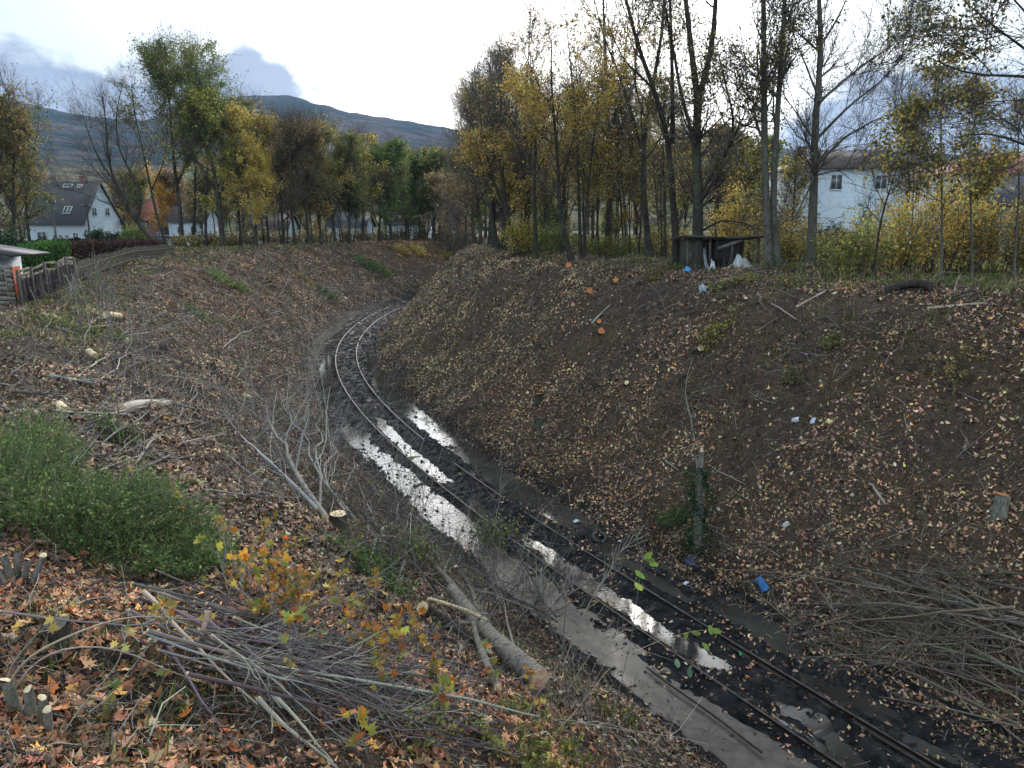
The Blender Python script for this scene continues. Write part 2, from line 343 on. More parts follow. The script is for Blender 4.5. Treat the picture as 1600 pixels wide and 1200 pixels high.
def hillm(g,p,o):
    P=pos(g); n=g.noise(P,.0045,6,.65); n2=g.noise(P,.022,6,.75)
    sp=g.n('ShaderNodeSeparateXYZ'); g.l(P,sp.inputs[0])
    c=g.mix(g.ramp(n,.46,.54),(.012,.026,.028),(.060,.045,.045)); c=g.mix(g.m('MULTIPLY',g.ramp(sp.outputs[2],330,380),.85),c,(.010,.020,.024))
    low=g.ramp(sp.outputs[2],95,55); c=g.mix(low,c,g.mix(g.ramp(g.noise(P,.012,3),.4,.6),(.07,.08,.045),(.11,.09,.06)))
    c=g.mix(1.0,c,g.mix(g.ramp(n2,.35,.65),(.25,.25,.25),(1.7,1.7,1.7)),'MULTIPLY')
    g.l(c,p.inputs['Base Color']); p.inputs['Roughness'].default_value=1; p.inputs['Specular IOR Level'].default_value=0
MT['hill']=mat('hill_forest',hillm)
# ================================================================ THE SETTING
def build_ground():
    az=np.concatenate([np.linspace(-math.pi,-R_(47),40,endpoint=False),np.linspace(-R_(47),R_(47),620),np.linspace(R_(47),math.pi,41)[1:-1]])
    rr=np.concatenate([[.5],np.geomspace(1.5,110,470),np.geomspace(113,5000,70)])
    A,Rr=np.meshgrid(az,rr); x=(Rr*np.sin(A)).ravel(); y=(Rr*np.cos(A)).ravel()
    z=ground_z(x,y); d,s=sd_(x,y)
    n=len(az); k=len(rr); i=np.arange(k-1)[:,None]*n; j=np.arange(n)[None]; j2=(j+1)%n
    f=np.stack([i+j,i+j2,i+n+j2,i+n+j],-1).reshape(-1,4)[:,::-1]
    m=M(); m.add(np.stack([x,y,z],1),f); m.add([[0,0,float(z[0])]],np.zeros((0,3),int))
    o=m.build('ground',MT['soil'],smooth=True)
    at=o.data.attributes.new('dist','FLOAT','POINT'); at.data.foreach_set('value',np.r_[d,0].astype(np.float32)); tag(o,kind='structure')
build_ground()
def build_mud():
    s=np.concatenate([np.arange(-6,45,.075),np.arange(45,130,.2)]); d=np.arange(-3.3,3.8,.05); S,D=np.meshgrid(s,d,indexing='ij'); S=S.ravel(); D=D.ravel()
    x,y=cpt(S,D); z=mud_z(x,y,D,S)
    n=len(d); k=len(s); i=np.arange(k-1)[:,None]*n; j=np.arange(n-1)[None]
    m=M(); m.add(np.stack([x,y,z],1),np.stack([i+j,i+j+1,i+n+j+1,i+n+j],-1).reshape(-1,4)); tag(m.build('mud_trackbed',MT['mud'],smooth=True),kind='structure')
    s=np.arange(-6,130,1.); a=np.stack(cpt(s,-3.1)+(np.full(len(s),WATER_Z),),1); b=np.stack(cpt(s,3.2)+(np.full(len(s),WATER_Z),),1)
    n=len(s); dd=np.array([-3.1,-1.0,-.6,1.2,1.6,3.2]); V=np.concatenate([np.stack(cpt(s,q)+(np.full(len(s),WATER_Z),),1) for q in dd]); i=np.arange(n-1)[None]; j=np.arange(len(dd)-1)[:,None]*n; m=M(); m.add(V,np.stack([i+j,i+j+n,i+j+n+1,i+j+1],-1).reshape(-1,4)); o=m.build('puddle_water',MT['water']); tag(o,kind='structure')
    nr=np.clip((17-s)/5,0,1); at=o.data.attributes.new('silt','FLOAT','POINT'); at.data.foreach_set('value',np.concatenate([nr*w for w in (1,1,.1,.0,.12,.2)]).astype(np.float32))
build_mud()
def build_hills():
    px=np.array([-900,-300,0,60,150,250,350,400,470,500,560,620,690,760,900,1100,1240,1330,1450,1600,2000,2600])
    py=np.array([250,190,150,165,185,195,170,161,158,168,183,192,203,215,235,225,238,236,243,250,270,300])
    az=np.linspace(-R_(60),R_(60),700); pxx=800+F*np.tan(az); el=(348-np.interp(pxx,px,py))/F*np.cos(az)
    r=np.geomspace(260,4200,150); Rr,A=np.meshgrid(r,az,indexing='ij'); E_=np.broadcast_to(el,A.shape)
    x=Rr*np.sin(A); y=Rr*np.cos(A)
    t=np.clip((Rr-300)/2100,0,1); prof=t**1.35*np.where(t<1,1,1)
    z=2+prof*(E_*2400)+ t*26*fbm(x*.002,y*.002,4,91)*np.clip((1-t)*3,0.1,1)+np.clip(t*6,0,1)*5*fbm(x*.03,y*.03,4,92)
    z=np.where(Rr>2400,z-(Rr-2400)*.06,z)
    n=len(az);k=len(r); i=np.arange(k-1)[:,None]*n; j=np.arange(n-1)[None]
    m=M(); m.add(np.stack([x,y,z],-1).reshape(-1,3),np.stack([i+j,i+n+j,i+n+j+1,i+j+1],-1).reshape(-1,4)[:,::-1]); tag(m.build('hills',MT['hill'],smooth=True),kind='structure')
build_hills()
# ---------------------------------------------------------------- railway
def build_track():
    x,y=cpt(14,0); root=empty('railway_track',(x,y,0)); tag(root,'curved narrow railway line with rusty rails sunk in wet black mud','railway track')
    inv=root.matrix_world.inverted() if False else None
    off=np.array([x,y,0])
    s=np.arange(-5,118,.5)
    prof=np.array([(-.065,0),(-.065,.012),(-.012,.03),(-.012,.105),(-.034,.115),(-.034,.148),(.034,.148),(.034,.115),(.012,.105),(.012,.03),(.065,.012),(.065,0)])
    for sg in(-1,1):
        m=M(); k=len(prof); V=[]
        for q,zz in prof:
            X,Y=cpt(s,sg*.7525+q); V.append(np.stack([X,Y,np.full(len(s),zz-.0 + (0 if sg<0 else -.01))+.012*vn(s*.13,s*0,sg+5)],1))
        V=np.stack(V,1)-off; n=len(s); i=np.arange(n-1)[:,None]*k; j=np.arange(k)[None]; j2=(j+1)%k
        f=np.stack([i+j,i+j2,i+k+j2,i+k+j],-1).reshape(-1,4); top=(np.arange(len(f))%k)==5
        V=V.reshape(-1,3); m.add(V,f[~top]); m.Fc.append((f[top],np.ones((top.sum(),3))*.5,1))
        m.build('rail',[MT['steel'],MT['railhead']],root)
    r=np.random.default_rng(5)
    sl=None
    for s_ in np.arange(-1.5,46,.95):
        X,Y=cpt(s_,0); hx=np.interp(s_+S0,CS,CT[:,0]); hy=np.interp(s_+S0,CS,CT[:,1])
        if sl is None:
            m=M(); m.box((0,0,0),(2.2,.24,.14)); sl=m.build('sleeper',MT['sleeper'],root); o=sl
        else:
            o=sl.copy(); col.objects.link(o); o.parent=root
        o.location=(float(X)-off[0],float(Y)-off[1],-.165+r.uniform(-.04,.05)); o.rotation_euler=(0,r.uniform(-.02,.02),-math.atan2(hx,hy)+r.uniform(-.03,.03))
build_track()
# ================================================================ TREES
def interp_pl(PL,idx,t):
    n=PL.shape[1]; f=t*(n-1); i=np.minimum(f.astype(int),n-2); w=(f-i)
    a=PL[idx,i]; b=PL[idx,i+1]
    if PL.ndim==3: w=w[:,None]
    return a*(1-w)+b*w
def kids(PL,R,m,tr,ang,ln,n,wig,up,rs,r,rmin=.006,tip=.25,bias=None,top_bias=0):
    N=len(PL); m_=np.full(N,m) if np.isscalar(m) else m; idx=np.repeat(np.arange(N),m_); K=len(idx)
    t=tr[0]+(tr[1]-tr[0])*r.random(K)**(1.0/(1+top_bias))
    p=interp_pl(PL,idx,t); T=nrm(interp_pl(PL,idx,np.minimum(t+.04,1))-interp_pl(PL,idx,np.maximum(t-.04,0)))
    w=r.normal(size=(K,3)); 
    if bias is not None: w=w+np.array(bias)
    w=nrm(w-(w*T).sum(1,keepdims=True)*T); a=np.radians(r.uniform(*ang,K))[:,None]
    d=np.cos(a)*T+np.sin(a)*w
    L=ln(t,r.random(K)) if callable(ln) else ln*(.5+r.random(K))
    L=np.broadcast_to(L,(K,)); st=(L/(n-1))[:,None]; out=[p]
    for k in range(n-1):
        d=nrm(d+wig*r.normal(size=(K,3))+np.array([0,0,up])); out.append(out[-1]+d*st)
    Q=np.stack(out,1); r0=np.maximum(interp_pl(R,idx,t)*rs*(.6+.5*r.random(K)),rmin)
    RR=np.maximum(r0[:,None]*np.linspace(1,tip,n)[None],rmin*.7)
    return Q,RR
BRN=[(.055,.045,.040),(.095,.078,.070),(.14,.12,.11)]
GREEN=[(.080,.145,.045),(.125,.195,.055),(.18,.24,.06),(.29,.31,.09)]
YEL=[(.74,.50,.10),(.60,.45,.12),(.48,.42,.14),(.62,.34,.08),(.34,.29,.12)]
OLIVE=[(.16,.17,.05),(.26,.23,.07),(.10,.13,.035),(.36,.28,.08)]
RUST=[(.28,.19,.11),(.38,.25,.11),(.17,.12,.08),(.34,.28,.12)]
DARKL=[(.12,.11,.04),(.20,.16,.06),(.08,.09,.035),(.34,.25,.07)]
def tree(name,label,base,trunks,leafpal,nleaf,lsize,seed,height=14,r0=.18,spread=1.0,dense=1.0,crown=.3,cat='tree',group=None,barkm='bark',n1=12,up=.12,leafrange=(0,1),twigc=None,at=None,lw=None,kinds=None,len1=.42):
    """trunks: list of (polyline Nx3 world, r_base, r_tip).  None = grown straight"""
    r=np.random.default_rng(seed); base=np.array(base,float)
    if trunks is None:
        lean=r.normal(size=2)*.05; k=8; z=np.linspace(0,1,k)*height
        wob=np.cumsum(r.normal(size=(k,2))*.018*height,0)*.5; wob-=wob[0]
        trunks=[(np.stack([lean[0]*z+wob[:,0],lean[1]*z+wob[:,1],z],1)+base,r0,r0*.12)]
        if r.random()<.45:
            i=2; q=trunks[0][0][i:].copy(); dv=r.normal(size=2); dv/=np.linalg.norm(dv); q[:,:2]+=dv*np.linspace(0,height*.14,len(q))[:,None]; trunks.append((q,r0*.6,r0*.08))
    root=empty(name,base); tag(root,label,cat,group)
    tr_=M(); br=M(); lf=M(); n=12; PL=[];RR=[]
    for P,ra,rb in trunks:
        P=np.asarray(P,float); seg=np.r_[0,np.cumsum(np.linalg.norm(np.diff(P,axis=0),axis=1))]; tt=np.linspace(0,seg[-1],n)
        Q=np.stack([np.interp(tt,seg,P[:,j]) for j in range(3)],1)
        Q[1:-1]+=.25*(Q[:-2]+Q[2:]-2*Q[1:-1]); u=np.linspace(0,1,n)
        Rr=ra+(rb-ra)*u**.9
        if abs(P[0,2]-base[2])<.6: Rr[0]*=1.55; Q[0,2]-=.25; Rr[1]*=1.02
        PL.append(Q);RR.append(Rr)
    PL=np.array(PL);RR=np.array(RR); tubes(tr_,PL-base,RR,9)
    L0=np.linalg.norm(PL[:,-1]-PL[:,0],axis=1); Lm=L0.max()
    Hh=Lm
    Q1,R1=kids(PL,RR,np.maximum((n1*(L0/Lm)).astype(int),2),(crown,.98),(28,62),lambda t,u:Hh*len1*spread*(1.12-t)*(.55+.6*u),8,.10,up,.55,r,.02,.2)
    tubes(tr_,Q1-base,R1,5)
    Q2,R2=kids(Q1,R1,int(8*dense),(.12,1),(22,60),lambda t,u:Hh*.165*spread*(1.2-t*.6)*(.5+.8*u),6,.13,up*.8,.6,r,.011,.3)
    Q3,R3=kids(Q2,R2,int(7*dense),(.1,1),(20,60),lambda t,u:Hh*.075*spread*(.5+.8*u),4,.15,up*.6,.6,r,.007,.4)
    QT,RT=kids(PL,RR,int(6),(.1,crown),(40,90),lambda t,u:Hh*.09*(.4+u),5,.16,.05,.12,r,.008,.3)
    c=pal(r,len(Q2),BRN if twigc is None else twigc,[1]*3); tubes(br,Q2-base,R2,4,c)
    tubes(br,Q3-base,R3,3,pal(r,len(Q3),BRN if twigc is None else twigc,[1]*3)); tubes(br,QT-base,RT,3,pal(r,len(QT),BRN if twigc is None else twigc,[1]*3))
    tr_.build('trunk',MT[barkm],root,smooth=True); br.build('branches',MT['twig'],root)
    nleaf=int(nleaf*2.6)
    if nleaf:
        # leaves cluster on some branches, leaving others bare
        K=len(Q3); f=Q3[:,-1]; w=np.clip(.5+2.3*fbm(f[:,0]*.45+seed,f[:,2]*.45+f[:,1]*.3,2,seed%50),.02,1.5)**1.6
        zz=(f[:,2]-base[2])/Hh; w*=((zz>=leafrange[0])&(zz<=leafrange[1]))*1.0+.03
        idx=r.choice(K,nleaf,p=w/w.sum()); t=r.random(nleaf); p=interp_pl(Q3,idx,t)+r.normal(size=(nleaf,3))*lsize*.9
        lc=pal(r,nleaf,leafpal,lw or [1]*len(leafpal),.25)
        leaves(lf,p-base,lsize*(.6+.8*r.random(nleaf)),r,lc); lf.build('foliage',MT['leaf'],root)
    return root
def rimpt(px,py,z): return onz(px,py,z)
def tb(px,py,z):   # tree base on plateau from a pixel
    x,y=onz(px,py,z); return np.array([x,y,gz(x,y)])
def tr_px(pts,Y,r,ra,rb,dy=.0,):
    """polyline traced in picture, standing in a vertical plane at depth Y with some depth wander"""
    k=len(pts); o=np.cumsum(r.normal(size=k))*dy
    return (np.array([atY(a,b,Y+o[i]) for i,(a,b) in enumerate(pts)]),ra,rb)
def build_trees():
    r=np.random.default_rng(42)
    ZR,ZL=7.65,6.8
    # ---- near trees on the right rim, trunks traced
    def near(name,label,basepx,trs,z=ZR,dy=.35,**k):
        b=tb(*basepx,z); Y=b[1]; T=[]
        for i,(pts,ra,rb) in enumerate(trs):
            P,ra,rb=tr_px(pts,Y,r,ra,rb,dy if i else .12)
            if i==0 or abs(pts[0][1]-basepx[1])<20: P[0]=[P[0][0],Y,gz(P[0][0],Y)]
            T.append((P,ra,rb))
        return tree(name,label,b,T,cat='tree',**k)
    near('maple_tree','tall dark forked maple on the right rim just before the shed with a low limb',(1088,424),[
        ([(1088,424),(1091,337),(1088,236),(1090,152)],.27,.17),
        ([(1090,160),(1081,84),(1071,0),(1060,-120),(1050,-260)],.15,.02),
        ([(1090,160),(1102,118),(1115,67),(1118,0),(1125,-150),(1140,-280)],.15,.02),
        ([(1087,225),(1064,152),(1051,67),(1036,0),(1020,-110)],.09,.02),
        ([(1096,300),(1118,262),(1139,236),(1149,189),(1132,128),(1120,70)],.10,.02),
        ([(1098,360),(1125,344),(1160,348),(1189,360)],.06,.015)],
        leafpal=DARKL,nleaf=1500,lsize=.10,seed=11,n1=16,crown=.3,group=None,len1=.30,leafrange=(0,1))
    near('maple_tree','pale grey twin stemmed tree on the right rim just right of the shed',(1199,428),[
        ([(1199,428),(1196,304),(1194,202),(1193,0),(1190,-200)],.19,.06),
        ([(1211,428),(1206,337),(1213,202),(1221,84),(1226,0),(1240,-180)],.17,.05),
        ([(1194,300),(1160,250),(1130,190),(1105,120)],.05,.012)],
        leafpal=DARKL,nleaf=1500,lsize=.11,seed=12,n1=15,crown=.35,barkm='bark_pale',len1=.24,leafrange=(.25,.8))
    near('ash_tree','bare wide branching tree with mottled trunk on the right rim before the blue white house',(1266,428),[
        ([(1266,428),(1269,337),(1273,277),(1271,202),(1278,152),(1284,67),(1279,0),(1275,-150)],.22,.05),
        ([(1276,258),(1316,216),(1377,182),(1428,172)],.07,.01),
        ([(1277,216),(1330,162),(1377,128),(1431,57)],.07,.01),
        ([(1279,160),(1316,128),(1350,100),(1391,74),(1440,30)],.07,.01),
        ([(1283,70),(1310,27),(1340,-40)],.06,.01),
        ([(1266,210),(1250,185),(1235,162),(1210,140)],.05,.01),
        ([(1276,146),(1259,101),(1242,61),(1230,10)],.05,.01),
        ([(1272,278),(1252,321),(1239,344)],.05,.012),
        ([(1272,275),(1310,265),(1335,285)],.04,.01)],
        leafpal=DARKL,nleaf=260,lsize=.08,seed=13,n1=20,crown=.25,len1=.15,dense=1.3,barkm='bark_pale',leafrange=(.1,1))
    near('maple_tree','slightly leaning grey trunk standing close beside the left wall of the shed',(1059,420),[
        ([(1059,420),(1051,304),(1044,202),(1020,135),(994,67),(977,0),(955,-120)],.19,.04),
        ([(1051,225),(1051,135),(1048,34),(1045,-60),(1050,-190)],.12,.02),
        ([(1022,140),(1002,120),(975,95),(950,40)],.06,.012)],
        leafpal=YEL[1:],nleaf=900,lsize=.10,seed=14,n1=14,len1=.26,leafrange=(.1,.7))
    near('maple_tree','dark trunk with crossing upper limbs second left of the shed on the right rim',(1017,410),[
        ([(1017,410),(1007,331),(1004,236),(1014,150),(1030,90),(1037,40),(1040,-90)],.20,.04),
        ([(1004,240),(985,170),(965,110),(940,50),(925,-20)],.10,.02),
        ([(1010,190),(990,130),(996,60),(1000,-30)],.08,.015)],
        leafpal=YEL[1:]+DARKL,nleaf=1000,lsize=.10,seed=15,n1=14,len1=.27,leafrange=(.1,1))
    near('oak_tree','straight dark ivy blackened trunk in the middle of the right rim row',(951,395),[
        ([(951,395),(953,304),(951,216),(946,101),(943,17),(940,-80)],.24,.05),
        ([(951,230),(965,160),(975,90),(985,10)],.09,.02)],
        leafpal=YEL[1:]+DARKL,nleaf=900,lsize=.11,seed=16,n1=14,len1=.28,leafrange=(.1,1))
    near('maple_tree','curved dark leaning trunk left of the middle of the right rim row',(896,408),[
        ([(896,408),(882,370),(874,330),(872,260),(866,190),(860,110),(862,60)],.17,.03),
        ([(873,300),(890,240),(905,170),(900,100)],.07,.015)],
        leafpal=YEL,nleaf=1700,lsize=.11,seed=17,n1=14,len1=.34,leafrange=(.1,.85))
    near('maple_tree','thin pale pair of stems between the curved trunk and the black trunk',(908,405),[
        ([(908,405),(905,330),(903,250),(898,170),(890,90),(885,30)],.12,.02),
        ([(914,405),(916,320),(925,240),(935,150),(940,70)],.10,.02)],
        leafpal=YEL+DARKL,nleaf=1700,lsize=.12,seed=18,n1=13,len1=.3)
    near('maple_tree','mossy trunk with yellow leaves left of the curved dark trunk',(838,402),[
        ([(838,402),(836,350),(834,290),(838,220),(832,140),(828,80)],.16,.03)],
        leafpal=YEL,nleaf=2400,lsize=.13,seed=19,n1=12,len1=.42,crown=.2,leafrange=(.1,.9))
    near('maple_tree','slender far trunk standing behind the mossy trunk in the grass',(861,385),[
        ([(861,385),(856,345),(855,300),(850,230),(848,160)],.15,.03)],z=7.6,
        leafpal=YEL+OLIVE,nleaf=1500,lsize=.15,seed=20,n1=9,len1=.36)
    near('maple_tree','thick dark leaning trunk at the far end of the right rim row',(806,399),[
        ([(812,399),(802,370),(792,340),(786,290),(778,220),(785,140)],.24,.04),
        ([(790,335),(770,280),(755,220),(748,160)],.12,.02)],
        leafpal=YEL+RUST,nleaf=2700,lsize=.14,seed=21,n1=12,len1=.42,crown=.15,leafrange=(.0,.75))
    near('maple_tree','dark clustered trunks with brown leaves at the left end of the right rim row',(778,392),[
        ([(778,392),(770,350),(768,300),(760,230),(765,150)],.22,.04),
        ([(785,392),(788,340),(800,270),(805,180),(815,110)],.18,.03)],
        leafpal=RUST,nleaf=1400,lsize=.17,seed=22,n1=13,len1=.42,crown=.15,dense=1.3,leafrange=(0,.6))
    near('birch_tree','bare purplish twiggy tree closing the right row beside the valley gap',(752,384),[
        ([(752,384),(748,330),(742,270),(735,210),(742,150)],.20,.03)],
        leafpal=RUST,nleaf=500,lsize=.17,seed=23,n1=16,len1=.46,crown=.12,dense=1.5,leafrange=(0,.5))
    for i,(p,h,lb) in enumerate([((986,405),6.5,'thin crooked stem between the black trunk and the leaning limbs trunk'),((968,400),5,'young crooked stem just right of the black ivy trunk'),((1035,412),6,'young bent stem in the gap left of the shed'),((928,398),6.,'young stem just left of the black ivy trunk')]):
        b=tb(*p,ZR); tree('young_tree',lb,b,None,YEL+OLIVE,260,.10,60+i,height=h,r0=.06,n1=8,crown=.3,len1=.34,cat='sapling')
    # background of the right row
    bg=[((815,380),14,'bare grey tree behind the yellow leaved trees at the far right row'),((880,383),15,'tall grey tree rising behind the curved dark trunk'),((925,384),15,'tall thin crowned tree behind the black ivy trunk'),((980,388),15,'dense twiggy tree behind the crossing limbs'),((720,374),13,'bare tree farthest back beside the valley gap'),((1030,388),13,'olive leaved tree behind the trunks left of the shed'),((1128,392),9,'low yellow leaved tree behind the shed roof'),((1160,389),7,'small orange leaved tree right behind the shed')]
    for i,(p,h,lb) in enumerate(bg):
        b=tb(*p,7.4); pal_=[YEL+RUST,YEL+OLIVE,OLIVE+RUST,OLIVE+RUST,RUST,OLIVE+YEL,YEL[:2]+OLIVE,YEL[:3]][i]
        tree('maple_tree',lb,b,None,pal_,2200 if i>5 else 1500,.13,80+i,height=h,r0=.17,n1=17,crown=.2,len1=.40,dense=1.5,lw=None)
    mid=[(770,62,10,'yellowish dense tree behind the clustered trunks of the right row'),(815,60,11,'gold flecked tree behind the yellow leaved trees'),(850,64,10,'olive gold tree behind the slender far trunk'),(885,58,11,'golden tree filling the gap right of the curved dark trunk'),(925,62,10,'yellow olive tree just behind the black trunk'),(960,56,11,'pale yellow tree right behind the black trunk'),(995,60,9.5,'gold tree between the black trunk and the crossing limbs'),(1030,56,10,'light olive tree behind the leaning grey trunk'),(1062,60,8.5,'yellow olive tree left of the forked maple base'),(1110,50,7.,'low gold tree behind the forked maple'),(1165,48,6.5,'low orange gold tree left of the twin stems'),(1232,47,6.,'small gold tree right of the twin stems')]
    for i,(px,D,h,lb) in enumerate(mid):
        x=(px-800)/F*D; tree('maple_tree',lb,(x,D,gz(x,D)),None,[YEL+OLIVE,OLIVE+YEL[1:3],YEL[:3]+OLIVE][i%3],1050,.12,380+i,height=h,r0=.11,n1=15,crown=.12,len1=.42,dense=1.0)
    for i,(px,py,h,lb) in enumerate([(915,402,10,'slim grey trunk just right of the thin pale pair'),(878,400,10,'slim dark trunk left of the thin pale pair'),(825,399,11,'slim trunk between the leaning thick trunk and the mossy one'),(974,401,11,'slim straight trunk right of the black ivy trunk'),(996,404,10,'slim curved trunk left of the crossing limbs trunk'),(1040,414,9,'slim trunk left of the leaning grey trunk'),(790,395,12,'slim trunk within the dark cluster'),(937,399,10,'slim trunk hard left of the black ivy trunk')]):
        b=tb(px,py,ZR); tree('maple_tree',lb,b,None,YEL[1:]+OLIVE,700,.11,395+i,height=h,r0=.085,n1=13,crown=.3,len1=.3,dense=1.1)
    # ---- saplings at the right
    sap=[((1360,437),[(1360,437),(1377,337),(1397,277),(1414,219),(1445,169)],.055,'thin leaning sapling right of the bare tree before the blue white house',600),
         ((1426,428),[(1426,428),(1427,300),(1428,236),(1430,190)],.03,'very thin straight sapling in the yellow thicket',150),
         ((1473,443),[(1473,443),(1472,304),(1470,202),(1472,135),(1475,80)],.05,'tall straight sapling with yellow tips left of the red roofed house',900),
         ((1520,440),[(1520,440),(1516,287),(1512,236),(1522,202),(1530,120)],.05,'straight sapling with a kink before the red roofed house',900),
         ((1583,440),[(1583,440),(1589,340),(1593,304),(1590,220),(1600,140)],.05,'rightmost thin sapling before the dark shed roof',400)]
    for i,(b,pts,ra,lb,nl) in enumerate(sap):
        near('young_maple',lb,b,[(pts,ra,.012)],leafpal=YEL[:3]+OLIVE,nleaf=nl,lsize=.12,seed=100+i,n1=12,len1=.27,crown=.3,up=.03,group=None,barkm='bark_pale' if i else 'bark',dense=1.2)
    # tree just outside the right edge reaching into the picture
    bx,by=onz(1760,470,7.65); b=np.array([bx,by,gz(bx,by)]); Y=by
    T=[(np.array([b,atY(1765,300,Y),atY(1755,120,Y),atY(1740,-60,Y),atY(1730,-300,Y)]),.26,.08)]
    for pts in ([(1750,250),(1680,140),(1600,74),(1550,40),(1505,0)],[(1755,200),(1680,130),(1600,118),(1512,118),(1448,88)],[(1750,290),(1690,260),(1600,225),(1540,205),(1490,215)],[(1745,100),(1680,20),(1600,-20),(1520,-50)],[(1750,160),(1650,60),(1590,10),(1560,-40)]):
        T.append((tr_px(pts,Y,r,.09,.015,.25)[0],.08,.012))
    tree('maple_tree','dark leaved tree reaching in from beyond the right edge',b,T,DARKL,2600,.10,131,n1=10,len1=.22,crown=.25,up=.02)
    # ---- left rim
    def lt(px,py,topy,lb,pal_,nl,ls,seed,name='maple_tree',z=ZL,**k):
        b=tb(px,py,z); t=atY(px,topy,b[1]); return tree(name,lb,b,None,pal_,nl,ls,seed,height=(t[2]-b[2]),**k)
    near('oak_tree','bare leaning tree with a bent trunk beside the white gabled house',(232,388),[
        ([(250,388),(232,370),(212,345),(195,312),(178,285),(168,250),(166,190),(160,150)],.30,.05),
        ([(212,345),(224,310),(205,270),(185,235),(180,180),(190,140)],.20,.03),
        ([(190,305),(165,285),(140,255),(115,235)],.10,.02),
        ([(178,285),(150,240),(135,200),(125,160)],.12,.02),
        ([(200,330),(160,315),(125,300),(95,295)],.07,.02)],z=ZL,dy=.5,
        leafpal=RUST,nleaf=300,lsize=.15,seed=31,n1=10,len1=.25,crown=.25,dense=1.4)
    near('ash_tree','slender bare tree leaning left behind the bent oak',(262,386),[
        ([(262,386),(245,340),(235,290),(222,230),(208,170),(205,130)],.2,.03),([(236,300),(258,250),(262,190),(255,140)],.1,.02)],z=ZL,dy=.4,
        leafpal=OLIVE,nleaf=1200,lsize=.2,seed=32,n1=13,len1=.3,leafrange=(.5,1))
    L=[(284,387,70,'tallest green crowned tree of the left row',GREEN+DARKL,5200,.21,dict(r0=.3,n1=18,len1=.38)),
       (300,385,60,'second tall green tree of the left row beside the tallest one',GREEN+OLIVE,4200,.21,dict(r0=.22,n1=16,len1=.36)),
       (322,387,110,'green tree with thin paired stems right of the tallest trees on the left rim',GREEN,4200,.22,dict(r0=.2,n1=15,len1=.36)),
       (349,388,140,'thick dark trunk with green and yellow crown on the left rim',GREEN+YEL[:2],6500,.22,dict(r0=.42,n1=18,len1=.45,crown=.15)),
       (376,386,160,'yellow green tree right of the thick trunk on the left rim',OLIVE+YEL[:3]+GREEN,4800,.22,dict(r0=.2,n1=15,len1=.4,crown=.15)),
       (400,388,165,'yellow leaved maple bulging over the left rim',YEL[:3],7500,.22,dict(r0=.22,n1=17,len1=.44,crown=.1)),
       (420,386,185,'yellow and olive tree behind the yellow maple on the left rim',YEL+OLIVE,3800,.22,dict(r0=.18,n1=14,len1=.4,crown=.12)),
       (445,386,190,'brown twiggy tree right of the yellow maple on the left rim',RUST+OLIVE,2400,.22,dict(r0=.2,n1=15,len1=.4,crown=.15)),
       (462,387,196,'bare brown crowned tree in the middle of the left row',RUST,1800,.22,dict(r0=.22,n1=16,len1=.42,crown=.15,dense=1.3)),
       (484,386,190,'tall brown leaved tree in the middle of the left row',RUST+OLIVE,3600,.22,dict(r0=.22,n1=16,len1=.42,crown=.1)),
       (503,385,200,'brown and yellow tree just before the yellow green one on the left',RUST+YEL,3200,.24,dict(r0=.2,n1=15,len1=.42,crown=.12)),
       (524,384,205,'yellow green tree in the far left row',YEL[:3]+GREEN,4600,.25,dict(r0=.22,n1=15,len1=.42,crown=.1)),
       (546,383,216,'light green and rust tree in the far left row',GREEN+OLIVE+RUST[:1],4200,.26,dict(r0=.2,n1=15,len1=.42,crown=.1)),
       (568,381,215,'yellowish tree next to the round green one far along the left row',OLIVE+YEL[:2],4200,.27,dict(r0=.22,n1=15,len1=.42,crown=.1)),
       (592,380,220,'round topped green tree far along the left row',GREEN,5600,.28,dict(r0=.25,n1=16,len1=.44,crown=.1)),
       (612,379,226,'dark green tree right of the round topped one far left row',GREEN+OLIVE,5000,.28,dict(r0=.25,n1=16,len1=.44,crown=.1)),
       (634,377,240,'green tree before the valley gap',GREEN,4600,.28,dict(r0=.22,n1=15,len1=.44,crown=.1)),
       (656,376,250,'pale green tree at the valley gap',GREEN+OLIVE,4200,.3,dict(r0=.22,n1=15,len1=.44,crown=.1)),
       (678,375,252,'olive tree closing the row at the valley gap',OLIVE+GREEN,3800,.3,dict(r0=.22,n1=15,len1=.44,crown=.1)),
       (700,373,262,'grey brown tree in the far gap between both rows',RUST,2600,.3,dict(r0=.22,n1=16,len1=.46,crown=.1,dense=1.2))]
    for i,(px,py,ty,lb,pl,nl,ls,k) in enumerate(L):
        k=dict(k); k['n1']=int(k['n1']*1.25); k['len1']*=1.12; lt(px,py,ty,lb,pl,int(nl*1.25),ls*.92,200+i,z=6.6,**k)
    # thin under-storey trunks of the left row: one kind repeated
    protos=[]
    for j in range(3):
        protos.append(tree('pole_tree','thin dark pole stemmed tree within the left row',(0,0,0),None,OLIVE+RUST,500,.2,300+j,height=8.5,r0=.09,n1=10,len1=.34,crown=.35,cat='tree',group='thin pole trees within the left row'))
    pp=[(px,384+r.uniform(-2,3)-(max(px-500,0))*.05) for px in np.r_[np.linspace(310,520,17)+r.uniform(-5,5,17),np.linspace(528,700,17)+r.uniform(-4,4,17)]]
    for i,(px,py) in enumerate(pp):
        o=protos[i] if i<3 else copy_tree(protos[i%3]); b=tb(px,py+r.uniform(-4,1),6.6); o.location=b; o.rotation_euler=(r.uniform(-.06,.06),r.uniform(-.08,.08),r.uniform(0,6)); s_=r.uniform(.8,1.35); o.scale=(s_*1.0,s_*1.0,s_)
    # farther woods behind both rows
    fp=[]
